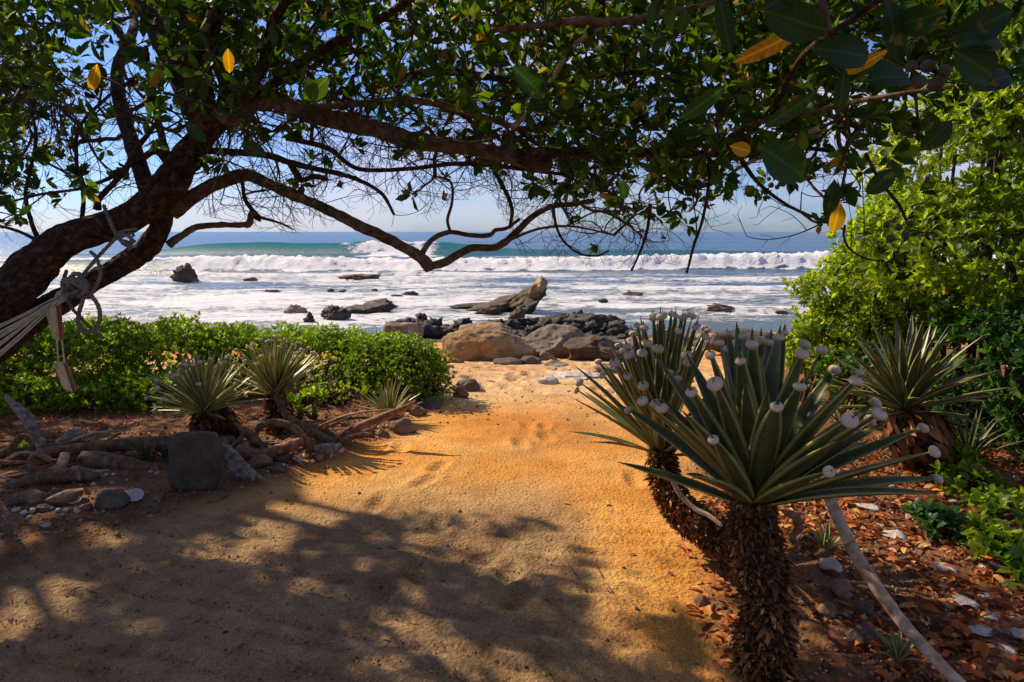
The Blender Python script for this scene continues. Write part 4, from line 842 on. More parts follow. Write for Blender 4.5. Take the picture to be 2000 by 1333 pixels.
# ================================================================== HEDGE, BUSH AND THICKETS
def shrub(name, label, cat, base, blobs, n, L, mat, tmpl='small', m=7, nparts=0, seed=0, stems=12, top_bias=.3, spread=(.5, 1.2), shell=.35, group=None, tint=0., bare=None):
    """blobs: (cx, cy, cz, rx, ry, rz); leaves sit mostly in the outer shell of the blobs"""
    o = thing(name, label, cat, base, group); q = np.random.default_rng(seed); B = np.array(blobs, float); vol = (B[:, 3] * B[:, 4] + B[:, 3] * B[:, 5] + B[:, 4] * B[:, 5]); pk = q.choice(len(B), n, p=vol / vol.sum())
    d = nrm(q.normal(0, 1, (n, 3)) + [0, 0, top_bias]); rad = (1 - shell * q.random(n) ** 1.5) * (1 + .22 * fbm(d * 3 + pk[:, None] * 3.7, 3, seed) + .06 * q.normal(0, 1, n))
    P = B[pk, :3] + d * rad[:, None] * B[pk, 3:]
    gz = ground_h(P[:, 0], P[:, 1]); ok = P[:, 2] > gz + .03; P, d, pk = P[ok], d[ok], pk[ok]
    # throw away leaves deep inside another blob
    ins = np.zeros(len(P), bool)
    for b in B: ins |= (((P - b[:3]) / b[3:]) ** 2).sum(1) < .42
    P, d, pk = P[~ins], d[~ins], pk[~ins]
    roots = []
    for k, b in enumerate(B):
        zg = float(ground_h(b[0], b[1]))
        for s in range(max(1, stems // len(B))):
            a = np.array([b[0] + q.uniform(-.3, .3) * b[3], b[1] + q.uniform(-.3, .3) * b[4], zg]); e = b[:3] + nrm(q.normal(0, 1, 3) + [0, 0, .8]) * b[3:] * .5
            pts = np.array([a, a * .5 + e * .5 + q.normal(0, .06, 3), e]); rr = np.array([.02, .014, .008]) * (1 + b[5])
            V_, F_ = tube(pts, rr, 6, 10, .1, seed=s); wobj('stem', V_, F_, M['twig'], o); roots.append(catmull(pts, 10))
    T = P - d * .03; sub = q.random(len(T)) < min(1, 1500 / len(T)); g2 = Graph(np.vstack(roots), .14, seed)
    extra = T[sub]
    if bare is not None:
        bb = B[q.choice(len(B), bare)]; extra = np.vstack([extra, bb[:, :3] + nrm(q.normal(0, 1, (bare, 3))) * bb[:, 3:] * q.uniform(.5, .95, bare)[:, None]])
        extra = extra[extra[:, 2] > ground_h(extra[:, 0], extra[:, 1]) + .02]
    tp = g2.grow(extra, .15); V_, F_ = g2.edges(tp, .0022, .014, sides=3); wobj('twigs', V_, F_, M['twig'], o, kind='stuff')
    ax_ = nrm(d * B[pk, 3:].mean(1, keepdims=True) / B[pk, 3:] + [0, 0, .55]); foliage(o, P, ax_, m, q.uniform(.8, 1.2, len(P)) * L, M[mat], tmpl, nparts, spread, seed + 2, mass='foliage', tint=np.full(len(P), tint))
    return o
def PB(u, v, Y, ru, rv, ry, vg=None):
    """blob centred at pixel (u, v) at depth Y with half sizes in pixels; ry in metres"""
    c = at(u, v, Y); return (c[0], c[1], c[2], ru * Y / FPX, ry, rv * Y / FPX)
Yh = 7.3
HB = [PB(-330, 735, Yh, 190, 98, .9), PB(-150, 735, Yh, 180, 98, .9), PB(40, 736, Yh, 170, 98, .9), PB(190, 732, Yh, 150, 97, .8), PB(330, 730, Yh + .3, 150, 95, .8), PB(470, 728, Yh + .5, 140, 88, .75), PB(610, 726, Yh + .7, 130, 82, .7), PB(720, 724, Yh + .8, 110, 76, .65), PB(-120, 795, 6.5, 170, 48, .4), PB(60, 790, 6.5, 130, 50, .4), PB(200, 785, 6.6, 120, 46, .4), PB(320, 778, 6.7, 100, 42, .4)]
shrub('hedge', 'long low hedge of small bright green leaves between the driftwood bed and the sea', 'hedge', (-4, Yh, hbase(0, Yh)), HB, 20000, .055, 'hedge', 'small', 6, 0, 31, 40, .6, shell=.3)
shrub('bush', 'rounded darker green bush at the seaward end of the hedge beside the path', 'bush', (-1.25, 7.3, hbase(0, 7.3)),
      [PB(800, 730, 7.3, 80, 70, .5), PB(745, 725, 7.5, 80, 66, .5), PB(835, 745, 7.2, 46, 52, .35)], 3600, .034, 'hedge', 'small', 7, 0, 32, 24, .5, shell=.45, tint=-.15, bare=500)
shrub('dry_bush', 'low tangle of reddish dry twigs under the hedge behind the spiky plant', 'bush', (-2.4, 6.9, hbase(0, 6.9)),
      [PB(650, 780, 6.8, 75, 34, .3), PB(590, 775, 6.8, 50, 30, .3)], 160, .04, 'hedge', 'small', 5, 0, 33, 40, .1, bare=900)
shrub('seedling', 'small young plant with bright green leaves in the bed behind the driftwood', 'plant', (-2.0, 6.0, 0),
      [PB(612, 778, 6.1, 30, 14, .15), PB(570, 790, 6.0, 14, 10, .1)], 26, .075, 'thicket', 'long', 7, 0, 34, 6, .9)
# thicket on the right: a tall tree-like mass and its lower lobes
shrub('green_thicket', 'tall bright green leafy shrub lit by the sun behind the rosette plants', 'shrub', (4.3, 6.3, 0),
      [PB(1900, 330, 6.4, 190, 140, 1.1), PB(2040, 130, 6.6, 170, 150, 1.1), PB(1850, 500, 6.0, 190, 120, 1.0), PB(2060, 500, 5.8, 170, 200, 1.0), PB(2130, -60, 6.6, 200, 160, 1.1), PB(1780, 440, 6.2, 80, 70, .7), PB(1960, 150, 6.5, 90, 100, .7), PB(1990, 30, 6.6, 110, 90, .8)], 9600, .073, 'thicket', 'thick', 8, 240, 41, 34, .2, shell=.5, bare=700)
shrub('green_shrub', 'lower bright green shrub reaching out over the surf beneath the tall one', 'shrub', (3.6, 6.6, 0),
      [PB(1640, 570, 6.8, 85, 34, .5), PB(1700, 530, 6.7, 70, 50, .5), PB(1650, 660, 6.6, 90, 62, .6), PB(1750, 610, 6.4, 110, 80, .7), PB(1580, 690, 6.9, 46, 34, .4)], 3300, .066, 'thicket', 'thick', 8, 60, 42, 30, .3, shell=.6, bare=400)
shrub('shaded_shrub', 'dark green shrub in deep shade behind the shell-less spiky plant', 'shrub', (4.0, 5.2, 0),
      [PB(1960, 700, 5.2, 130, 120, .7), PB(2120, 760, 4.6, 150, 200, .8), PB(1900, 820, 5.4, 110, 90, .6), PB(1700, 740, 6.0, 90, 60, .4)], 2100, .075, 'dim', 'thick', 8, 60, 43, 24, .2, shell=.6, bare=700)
for k_, (u, v, w, h, lb) in enumerate([(1895, 950, 60, 26, 'leafy green groundcover clump nearest the dark shrub'), (1955, 1000, 55, 30, 'bright green groundcover clump at the edge of the leaf litter'), (1830, 1025, 60, 18, 'low dull green groundcover patch spreading over the gravel bed'),
                                       (1935, 1060, 45, 28, 'green groundcover plant with a few yellow leaves by the litter'), (1985, 1115, 40, 22, 'small leafy green groundcover sprig nearest the litter of white stones'), (1860, 900, 40, 26, 'small green plant under the low hanging shell leaf'), (1780, 875, 40, 24, 'small green seedling group below the dark rosette plant')]):
    p = G(u, v + h * .6); sc = p[1] / FPX
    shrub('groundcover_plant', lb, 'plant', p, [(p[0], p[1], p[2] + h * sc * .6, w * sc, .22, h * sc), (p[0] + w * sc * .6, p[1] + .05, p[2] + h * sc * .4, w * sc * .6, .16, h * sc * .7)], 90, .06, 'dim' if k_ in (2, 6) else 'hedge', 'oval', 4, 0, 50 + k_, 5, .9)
# small grass tufts
def tuft(u, v, h, n, label, mat='thicket', w=1.0, seed=0, cat='grass tuft'):
    p = G(u, v); q = np.random.default_rng(seed); s = p[1] / FPX; H = h * s
    d = nrm(np.column_stack([q.normal(0, .5 * w, n), q.normal(0, .5, n), np.full(n, 1.0)])); TV, TF = leaf_t(.09, .25, .2, .3, 3)
    V_, F_ = scatter(TV, TF, basis(d, np.tile([0, 0, 1.], (n, 1))), p + np.column_stack([q.normal(0, .03 * w, n), q.normal(0, .02, n), np.zeros(n)]), H * q.uniform(.6, 1.1, n))
    o = wobj('grass_tuft', V_, F_, M[mat], None, p, tint=np.repeat(q.uniform(.2, .9, n), len(TV))); tag(o, label, cat)
tuft(50, 878, 34, 60, 'bright grass tuft behind the dark forked driftwood', seed=1)
tuft(1150, 752, 10, 150, 'low bright green grass patch on the sand before the ledge', w=7, seed=2)
tuft(300, 875, 28, 40, 'short green grass tuft behind the thick cut log', seed=3, w=1.5)

# unseen tree added past the left edge; its crown shades hedge, bed and path
t2 = thing('unseen_shade_tree', 'unseen bushy tree added beyond the hedge end to shade the hedge, bed and near sand', 'tree', (-8.6, 8.6, hbase(0, 8.6)))
b2 = np.array([-8.6, 8.6, hbase(0, 8.6)]); ln2 = []
for k_, e in enumerate([(-8.4, 9.2, 5.6), (-6.4, 8.0, 5.4), (-9.4, 7.4, 3.6), (-6.8, 9.6, 3.2), (-8.2, 10.6, 3.2), (-7.2, 6.6, 5.0), (-5.6, 7.2, 5.3)]):
    pts = np.array([b2 + [.05 * k_, 0, -.1], b2 + [0, 0, 1.0] + rng.normal(0, .1, 3), (b2 + [0, 0, 2.0] + np.array(e)) / 2 + [0, 0, .5], e]); V, F = tube(pts, [.16, .13, .08, .03], 12, 40, .14, seed=k_); wobj('trunk' if k_ == 0 else 'limb', V, F, M['bark'], t2); ln2.append(catmull(pts, 40)[14:])
q2 = np.random.default_rng(8); D2 = nrm(q2.normal(0, 1, (900, 3))) * q2.random((900, 1)) ** .4; K2 = np.vstack([np.array([-7.7, 9.0, 3.4]) + D2 * [2.1, 2.0, 1.3], K_SHADE]); D2 = np.vstack([D2, np.tile([0, 0, .3], (len(K_SHADE), 1))])
g3 = Graph(np.vstack(ln2), .1, 4); tp3 = g3.grow(K2, .13); V, F = g3.edges(tp3, .0016, .014); wobj('twigs', V, F, M['twig'], t2, kind='stuff')
foliage(t2, K2, nrm(D2 + [0, 0, .6]), 8, q2.uniform(.08, .125, len(K2)), M['canopy'], 'small', 0, (.6, 1.35), 71)
# ================================================================== ROSETTE PLANTS (SWORD LEAVES WITH PALE MARGINS)
XP = np.array([-1, -.84, -.35, 0, .35, .84, 1, .84, .35, 0, -.35, -.84])
ZP = np.array([.22, .16, .04, 0, .04, .16, .22, .09, -.05, -.10, -.05, .09])
ED = np.array([1, .45, 0, 0, 0, .45, 1, .6, 0, 0, 0, .6])
def sword(a, tip, width, up, droop=0.05, n=11, wmax=.34):
    """leaf from a to tip; up = side that faces the heart of the rosette"""
    a = np.asarray(a, float); tip = np.asarray(tip, float); d = tip - a; L_ = np.linalg.norm(d); y = d / L_
    x = nrm(np.cross(y, up)); z = np.cross(x, y); t = np.linspace(0, 1, n) ** .9
    w = width * np.where(t < wmax, .55 + .45 * np.sin(t / wmax * PI / 2), np.cos((np.clip(t, wmax, 1) - wmax) / (1 - wmax) * PI / 2) ** .85); w = np.maximum(w, .0012)
    C = a + d * t[:, None] - z * (droop * L_ * np.sin(PI * t) * 1.0)[:, None] * -1.0
    curl = 1.0 + 0 * t
    V = C[:, None] + x * (XP[None, :, None] * w[:, None, None] / 2) + z * (ZP[None, :, None] * w[:, None, None] * .9 * curl[:, None, None])
    k = len(XP); i = np.arange(n - 1)[:, None] * k; j = np.arange(k)[None]; j2 = (j + 1) % k
    F = [np.stack([i + j, i + j2, i + k + j2, i + k + j], -1).reshape(-1, 4)]
    return V.reshape(-1, 3), F, np.tile(ED, n), np.repeat(t, k), C, z
def shaggy(o, P, R, n, seed, Lr=.5, name='trunk', hang=-.2, mat='husk'):
    """fibrous trunk: core plus overlapping dry leaf bases"""
    V, F = tube(P, np.array(R) * .86, 14, 30, .15, seed=seed); wobj(name, V, F, M['bark'], o)
    q = np.random.default_rng(seed); C = catmull(np.column_stack([P, R]), 80); T, Nn, B = frames(C[:, :3]); k = q.integers(0, 80, n); th = q.uniform(0, 2 * PI, n)
    rad = np.cos(th)[:, None] * Nn[k] + np.sin(th)[:, None] * B[k]; pos = C[k, :3] + rad * (C[k, 3] * .82)[:, None] + T[k] * q.uniform(-.01, .01, n)[:, None]
    d = nrm(rad * q.uniform(.55, 1.1, n)[:, None] + T[k] * (hang + q.normal(0, .35, n))[:, None] + q.normal(0, .15, (n, 3)))
    TV, TF = leaf_t(.5, .35, .25, .25, 2) if Lr > .6 else leaf_t(.6, .2, .3, .2, 1); Rm = basis(d, T[k], q.normal(0, .4, n)); sc = C[k, 3] * Lr * q.uniform(.6, 1.4, n); V, F = scatter(TV, TF, Rm, pos, sc)
    wobj('dry_leaf_bases', V, F, M[mat], o, tint=np.repeat(np.clip(q.normal(.45, .25, n), 0, 1), len(TV)), kind='stuff')
def frayed(o, P, R, n, seed):
    """longer torn strips of dead leaf standing off the trunk here and there"""
    q = np.random.default_rng(seed); C = catmull(np.column_stack([P, R]), 60); T, Nn, B = frames(C[:, :3]); k = np.minimum(59, (q.random(n) ** 1.3 * 60).astype(int)); th = 2.2 * vn(np.column_stack([k * .2, k * 0.0]), seed) * 2 + q.uniform(0, 2 * PI, n)
    rad = np.cos(th)[:, None] * Nn[k] + np.sin(th)[:, None] * B[k]; pos = C[k, :3] + rad * (C[k, 3] * .85)[:, None]; d = nrm(rad * q.uniform(.2, 1.1, n)[:, None] + T[k] * q.normal(-.7, .5, n)[:, None] + q.normal(0, .3, (n, 3)))
    TV, TF = leaf_t(.3, .2, .3, .25, 3); V, F = scatter(TV, TF, basis(d, rad, q.normal(0, .5, n)), pos, C[k, 3] * q.uniform(.25, .6, n)); wobj('frayed_strips', V, F, M['husk'], o, tint=np.repeat(np.clip(q.normal(.45, .25, n), 0, 1), len(TV)), kind='stuff')
def shell_mesh():
    th = np.linspace(0.10, PI - .12, 26); ph = np.linspace(0, 2 * PI, 50, endpoint=False); T_, P_ = np.meshgrid(th, ph, indexing='ij')
    b = (np.abs(np.sin(P_ * 15)) * np.abs(np.sin(T_ * 13))) ** .8; seam = np.exp(-((np.mod(P_, 2 * PI / 5) - PI / 5) / .10) ** 2)
    r_ = 1 + .045 * b - .03 * seam + .012 * np.cos(5 * P_); V = np.stack([r_ * np.sin(T_) * np.cos(P_), r_ * np.sin(T_) * np.sin(P_), .70 * r_ * np.cos(T_) - .06 * (np.cos(T_) < -.85)], -1).reshape(-1, 3)
    i = np.arange(25)[:, None] * 50; j = np.arange(50)[None]; k = (j + 1) % 50; F = np.stack([i + j, i + 50 + j, i + 50 + k, i + k], -1).reshape(-1, 4)
    V = np.vstack([V, [0, 0, .52], [0, 0, -.5]]); j = np.arange(50); k = (j + 1) % 50
    F2 = np.vstack([np.stack([j, k, np.full(50, 1300)], -1), np.stack([1250 + k, 1250 + j, np.full(50, 1301)], -1)])
    return mesh('urchin_shell', V, [F2, F], [M['urchin'], M['hole']], mi=np.concatenate([np.ones(100), np.zeros(len(F))]), tint=np.concatenate([b.ravel() * (1 - seam.ravel() * .5), [0, 0]]))
SHELL = shell_mesh()
SH = []
def shell(p, axis, rad, key):
    o = bpy.data.objects.new('urchin_shell', SHELL); COL.objects.link(o); a = Vector(tuple(nrm(np.asarray(axis))))
    o.rotation_mode = 'QUATERNION'; o.rotation_quaternion = a.to_track_quat('Z', 'Y'); o.location = tuple(p); f = rad * random.uniform(.95, 1.05); o.scale = (f * random.uniform(.95, 1.05), f, f * random.uniform(.88, 1.12))
    SH.append((key, o)); return o
ORD = ['first', 'second', 'third', 'fourth', 'fifth', 'sixth', 'seventh', 'eighth', 'ninth', 'tenth', 'eleventh', 'twelfth', 'thirteenth', 'fourteenth', 'fifteenth', 'sixteenth', 'seventeenth', 'eighteenth', 'nineteenth', 'twentieth']
def ordn(i): return ORD[i] if i < 20 else '%d%s' % (i + 1, {1: 'st', 2: 'nd', 3: 'rd'}.get((i + 1) % 10, 'th') if not 10 < (i + 1) % 100 < 14 else 'th')
def solve_tip(u, v, base, L_, side):
    d = ray(u, v); o = CAM - base; a = d @ d; b = 2 * d @ o; c = o @ o - L_ * L_; disc = b * b - 4 * a * c
    if disc < 0: t = -b / (2 * a); return CAM + d * t
    s = math.sqrt(disc); t = (-b + side * s) / (2 * a); return CAM + d * t
def rosette_plant(name, label, base, tips, L0, width, extra=0, seed=0, shells=True, key='', srad=.028, Lx=None, droop=.03, elo=-.15, axis=(0, 0, 1), cat='plant', margin=1.0, group=None, root=None, mat='agave'):
    """tips: (u, v, side) side -1 toward the viewer, +1 away"""
    q = np.random.default_rng(seed); base = np.asarray(base, float); axis = nrm(np.asarray(axis, float))
    o = thing(name, label, cat, root if root is not None else base, group); off = np.array(o.location)
    E = []
    for tp in tips:
        u, v = tp[0], tp[1]; side = tp[2] if len(tp) > 2 else (1 if q.random() < .5 else -1)
        L_ = L0 * q.uniform(.93, 1.05); t = solve_tip(u, v, base, L_, side); E.append((t, shells if len(tp) < 4 else tp[3]))
    for k in range(extra):
        z = elo + (1 - elo) * ((k + .5) / extra) ** .75 ; ph = k * 2.39996 + q.normal(0, .15); z = min(.985, z + q.normal(0, .03)); s = math.sqrt(max(0, 1 - z * z))
        e1 = nrm(np.cross(axis, [.13, 1, .1])); e2 = np.cross(axis, e1); d = axis * z + (e1 * math.cos(ph) + e2 * math.sin(ph)) * s
        E.append((base + d * (Lx or L0) * q.uniform(.85, 1.05) * (1 - .12 * (z < .1)), False))
    E.sort(key=lambda e: -((e[0] - base) @ axis))
    for k, (t, sh) in enumerate(E):
        d = nrm(t - base); el = d @ axis; horiz = d - axis * el; a = base + horiz * .035 * (L0 / .65) - axis * (.05 * (1 - el)) * (L0 / .65)
        up = nrm(axis * 1.0 - horiz * 1.4 * max(el, 0) + axis * .05); W_ = width * q.uniform(.85, 1.12)
        V, F, ed, al, C, zz = sword(a, t, W_, up, droop * (1.2 - el) * q.uniform(.2, 1.4), wmax=q.uniform(.36, .48))
        me = mesh('leaf', V - off, F, M[mat], attrs={'edge': ed * margin, 'along': al, 'tint': np.full(len(V), q.random())}); obj('leaf', me, o)
        if sh:
            g_ = q.uniform(.90, .965); c = C[0] * 0 + a + (t - a) * g_ ; i = min(len(C) - 1, int(g_ * (len(C) - 1))); f = g_ ** (1 / .9) * (len(C) - 1); i = int(f); c = C[i] * (1 - (f - i)) + C[min(i + 1, len(C) - 1)] * (f - i)
            shell(c, nrm(d + q.normal(0, .3, 3) + [0, 0, .6]), srad * q.uniform(.75, 1.12), key)
    return o
# --- front plant on its thick shaggy trunk
FB = at(1472, 968, 2.45)
FT = [(1294, 708, 1), (1309, 722, 1), (1336, 740, -1), (1379, 668, -1), (1399, 645, -1), (1420, 641, 1), (1392, 738, -1), (1443, 676, -1), (1438, 628, 1, False), (1452, 645, 1), (1469, 640, -1), (1487, 640, 1), (1507, 642, 1), (1525, 634, -1), (1534, 632, 1),
      (1578, 655, 1), (1572, 678, -1), (1614, 664, -1), (1643, 702, 1), (1570, 737, -1), (1521, 780, -1), (1386, 848, -1), (1692, 716, 1), (1684, 730, -1), (1676, 808, -1), (1721, 805, 1), (1744, 792, -1), (1722, 778, 1), (1818, 830, 1), (1843, 878, -1), (1628, 918, -1), (1852, 935, 1),
      (1416, 662, 1), (1210, 790, 1), (1237, 768, -1), (1272, 778, -1), (1275, 690, 1, False), (1340, 690, 1, False), (1610, 740, 1, False), (1655, 760, -1, False), (1500, 760, -1, False), (1455, 740, -1, False), (1330, 800, -1, False), (1700, 860, 1, False), (1600, 860, 1, False), (1530, 880, 1, False)]
front = rosette_plant('rosette_plant', 'largest spiky plant with sea urchin shells on its leaf tips, nearest on its shaggy trunk', FB, FT, .665, .083, 12, 101, True, 'front', .0232, margin=1.25, Lx=.60, elo=.05, root=G(1510, 1290) * [1, 1, 0] + [0, 0, 0], axis=(.02, -.02, 1))
PF = np.array([[.95, 2.30, -.12], [.955, 2.36, .05], at(1500, 1180, 2.40), at(1480, 1080, 2.43), at(1470, 1010, 2.45), FB + [0, 0, .0]]); shaggy(front, PF, [.115, .105, .094, .088, .085, .072], 4600, 5, .3, hang=.05); frayed(front, PF, [.125, .115, .105, .098, .095, .08], 260, 55)
# --- second plant behind, with a bent trunk
SBp = at(1292, 868, 3.5); z4 = lambda x, y: (1100 + x * .405, 560 + y * .405)
ST = [z4(*p) for p in [(325, 180), (370, 135), (430, 105), (468, 100), (525, 98), (580, 112), (605, 102), (655, 138), (630, 120), (385, 162), (350, 160), (270, 258), (290, 238), (150, 338), (165, 402), (220, 322), (310, 312), (225, 345), (50, 443), (45, 488), (395, 212), (490, 178), (515, 182), (560, 185), (640, 268), (600, 312), (610, 345), (458, 252), (375, 292), (480, 115), (550, 138), (690, 180), (712, 172), (700, 205), (670, 225), (340, 500), (440, 545), (378, 450), (293, 398), (470, 365), (580, 450), (655, 160), (545, 100), (455, 160), (255, 265)]]
second = rosette_plant('rosette_plant', 'tall spiky plant with many small urchin shells, behind the largest one, on a bent trunk', SBp, ST, .76, .056, 26, 102, True, 'second', .0225, Lx=.66, elo=.0, root=G(1400, 1060), axis=(0, 0, 1), margin=1.3)
PS = np.array([G(1425, 1075) + [0, .05, -.03], at(1395, 1045, 3.12), at(1345, 1010, 3.25), at(1308, 965, 3.38), at(1296, 915, 3.46), at(1292, 875, 3.5)]); shaggy(second, PS, [.08, .085, .085, .08, .078, .065], 3800, 6, .34, hang=.1); frayed(second, PS, [.09, .095, .095, .09, .09, .075], 140, 56)
# --- plant without shells on the right
RB = at(1768, 790, 4.5)
third = rosette_plant('rosette_plant', 'spiky plant with bare leaf tips before the dark shrub, with a skirt of dead leaves', RB, [(1702, 628, 1), (1725, 640, -1), (1750, 620, 1), (1782, 614, 1), (1805, 622, -1), (1830, 636, 1), (1852, 652, -1), (1670, 660, 1), (1655, 690, -1), (1640, 740, 1), (1625, 800, 1), (1632, 825, -1), (1660, 842, -1), (1890, 700, 1), (1905, 740, -1), (1890, 800, 1), (1640, 770, -1), (1760, 655, -1), (1735, 690, -1), (1800, 680, -1), (1840, 700, -1), (1700, 700, -1)], .66, .062, 44, 103, False, '', Lx=.62, elo=-.15, droop=.06, root=G(1790, 870), margin=1.0)
PT = np.array([G(1800, 880) + [0, 0, -.03], at(1792, 850, 4.5), at(1775, 815, 4.5), RB]); shaggy(third, PT, [.14, .15, .14, .09], 700, 7, .9, hang=-1.1)
# --- the two on the left
z3 = lambda x, y: (x * .35, 600 + y * .35)
AB = at(399, 798, 5.1)
AT = [z3(*p) for p in [(775, 505), (838, 578), (830, 452), (855, 442), (850, 393), (905, 418), (898, 512), (970, 488), (1000, 308), (1030, 305), (970, 358), (945, 372), (915, 362), (1090, 282), (1070, 292), (1112, 287), (1190, 372), (1105, 418), (1240, 288), (1212, 322), (1300, 368), (1330, 288), (1245, 432), (1275, 258), (1133, 545), (1155, 298), (1180, 270), (1355, 322), (1420, 425), (1385, 490), (1330, 420), (1080, 285), (1285, 260), (1230, 310)]]
pa = rosette_plant('rosette_plant', 'spiky plant with white shells on its tips, just behind the upright stone block', AB, AT, .50, .038, 50, 104, True, 'blockside', .0175, margin=1.8, mat='agave_pale', Lx=.50, elo=-.1, root=G(398, 862))
PA = np.array([G(398, 868) + [0, 0, -.03], at(398, 840, 5.1), AB]); shaggy(pa, PA, [.085, .085, .07], 900, 8, .5)
PA2 = np.array([G(440, 872) + [0, 0, -.03], at(438, 840, 5.3), at(428, 800, 5.3)]); shaggy(pa, PA2, [.06, .085, .07], 500, 9, 1.0, hang=-.9)
BB = at(537, 765, 5.5)
BTt = [z3(*p) for p in [(1378, 208), (1310, 228), (1425, 232), (1455, 265), (1515, 248), (1450, 172), (1485, 170), (1520, 158), (1560, 168), (1595, 162), (1562, 210), (1645, 188), (1665, 188), (1735, 217), (1757, 240), (1660, 242), (1667, 263), (1802, 262), (1840, 288), (1620, 348), (1425, 302), (1350, 286), (1540, 150), (1610, 175), (1700, 215), (1400, 190), (1780, 250), (1500, 170)]]
pb = rosette_plant('rosette_plant', 'spiky plant with shells on its tips, right of the one behind the stone block', BB, BTt, .53, .043, 46, 105, True, 'hedgeside', .0175, margin=1.8, mat='agave_pale', Lx=.50, elo=.0, root=G(540, 832))
PBt = np.array([G(545, 840) + [0, 0, -.03], at(541, 805, 5.5), BB]); shaggy(pb, PBt, [.095, .085, .065], 800, 10, .45)
# small ones
def small_rosette(u, v, Lp, n, label, w=.11, seed=0, droop=.1, elo=.25, margin=1.0, mat='agave'):
    p = G(u, v); s = p[1] / FPX; L_ = Lp * s
    return rosette_plant('young_rosette_plant', label, p + [0, 0, .02], [], L_, L_ * w, n, seed, False, '', elo=elo, droop=droop, root=p, margin=margin, mat=mat)
small_rosette(762, 814, 80, 36, 'small spiky plant with bare tips beside the flat topped brown rock', .08, 111, .04, .2, 1.8, 'agave_pale')
small_rosette(1612, 1078, 60, 12, 'small striped spiky plant beside the leaning pole', .16, 112, .1, .3, 1.4, 'agave_pale')
small_rosette(1752, 1300, 72, 11, 'small striped spiky plant sprouting near the foot of the leaning pole', .16, 113, .2, .25, 1.4, 'agave_pale')
small_rosette(1390, 1082, 34, 10, 'tiny spiky seedling at the foot of the bent shaggy trunk', .16, 114, .2, .1)
small_rosette(1548, 1070, 34, 7, 'tiny spiky seedling between the big shaggy trunk and the striped one', .2, 115, .2, .1)
small_rosette(285, 905, 48, 16, 'small green spiky plant between the long pole and the stone block', .12, 116, .1, .3, .6)
small_rosette(322, 900, 40, 12, 'small green spiky plant touching the side of the stone block', .12, 117, .1, .3, .6)
small_rosette(588, 826, 34, 12, 'small grey green spiky plant behind the looped driftwood', .12, 118, .1, .4, .4)
small_rosette(1890, 900, 110, 34, 'dark spiky plant with thin drooping leaves in deep shade', .06, 119, .15, .1, .3)
small_rosette(1640, 830, 60, 16, 'small spiky plant behind the largest one, between the two trunks', .1, 120, .1, .2)
KEYS = {'front': ('white urchin shell on the largest spiky plant', 'shells on the largest spiky plant'), 'second': ('small urchin shell on the bent-trunked plant', 'shells on the plant with the bent trunk'),
        'blockside': ('tiny urchin shell on the plant behind the block', 'shells on the plant behind the stone block'), 'hedgeside': ('tiny urchin shell on the plant nearest the hedge', 'shells on the plant nearest the hedge')}
for key, (lb, grp) in KEYS.items():
    L_ = [o for k, o in SH if k == key]; L_.sort(key=lambda o: float(px(np.array(o.location))[0]))
    for i_, o in enumerate(L_): tag(o, lb + ', ' + ordn(i_) + ' from the left', 'sea urchin shell', grp)

# ================================================================== DRIFTWOOD, POLES, STONE BLOCK
def wood(seq, label, cat='driftwood', name='driftwood', Y=None, mat='drift', rough=.05, sides=12, flat=1.0, n=None, seed=0, groove=.06, ground=False, cap=True):
    P, R = tpx(seq, Y); R = R * (1.05 if cat == 'driftwood' else 1.1); V, F = tube(P, R, sides, n or len(P) * 9, rough, seed=seed + int(seq[0][0]), flat=flat, groove=groove, cap=cap); o = wobj(name, V, F, M[mat], None)
    return tag(o, label, cat)
wood([(1598, 925, 8, 3.10), (1614, 962, 10, 3.0), (1636, 1010, 11, 2.9), (1670, 1080, 12, 2.72), (1714, 1150, 12, 2.55), (1756, 1208, 12, 2.42), (1800, 1260, 12, 2.3), (1850, 1312, 12, 2.2), (1915, 1378, 12, 2.08)], 'long bleached pole leaning down across the leaf litter from the largest spiky plant', 'pole', 'leaning_pole', mat='pole', rough=.07, sides=16, groove=.02)
wood([(1306, 925, 4, 3.2), (1328, 965, 5, 3.1), (1355, 992, 4.5, 3.0), (1385, 1008, 4.5, 2.95), (1410, 1027, 4, 2.9)], 'thin crooked stick leaning on the bent shaggy trunk', 'stick', 'stick', mat='pole')
wood([(-160, 940, 15, 4.5), (-60, 925, 14, 4.6), (0, 905, 12, 4.6), (70, 889, 12, 4.7), (150, 878, 12, 4.75), (240, 869, 13, 4.8), (330, 866, 15, 4.85), (400, 868, 14, 4.9), (455, 862, 11, 4.9)], 'long dark driftwood pole running behind the stone block', mat='drift')
wood([(-90, 985, 12, 4.15), (0, 960, 12, 4.2), (50, 944, 14, 4.25), (100, 931, 15, 4.3), (150, 928, 14, 4.3), (192, 931, 6, 4.3)], 'lower dark driftwood pole with a pointed end before the cut log', mat='drift', seed=3)
wood([(127, 888, 8, 4.5), (122, 905, 9.5, 4.45), (105, 928, 9, 4.4), (88, 950, 8, 4.3), (76, 968, 6, 4.25)], 'short yellowish stick standing slanted between the two dark poles', 'stick', 'stick', mat='pole')
wood([(160, 900, 18, 4.6), (200, 905, 21, 4.6), (260, 915, 19, 4.6), (320, 928, 16, 4.6), (350, 934, 14, 4.6)], 'thick cut grey log ending behind the stone block', 'log', 'log', mat='drift', groove=.05, sides=24, n=40)
wood([(430, 868, 9), (448, 890, 17), (470, 918, 19), (495, 935, 15), (520, 942, 5)], 'curved grey bark plank leaning against the stone block', 'driftwood', 'bark_plank', 4.35, 'driftgrey', flat=.35, sides=16, groove=.04)
wood([(10, 772, 3), (32, 797, 8), (52, 815, 11), (68, 845, 10), (84, 885, 7)], 'grey dead branch rising slanted at the tree side of the bed', mat='driftgrey', Y=4.6)
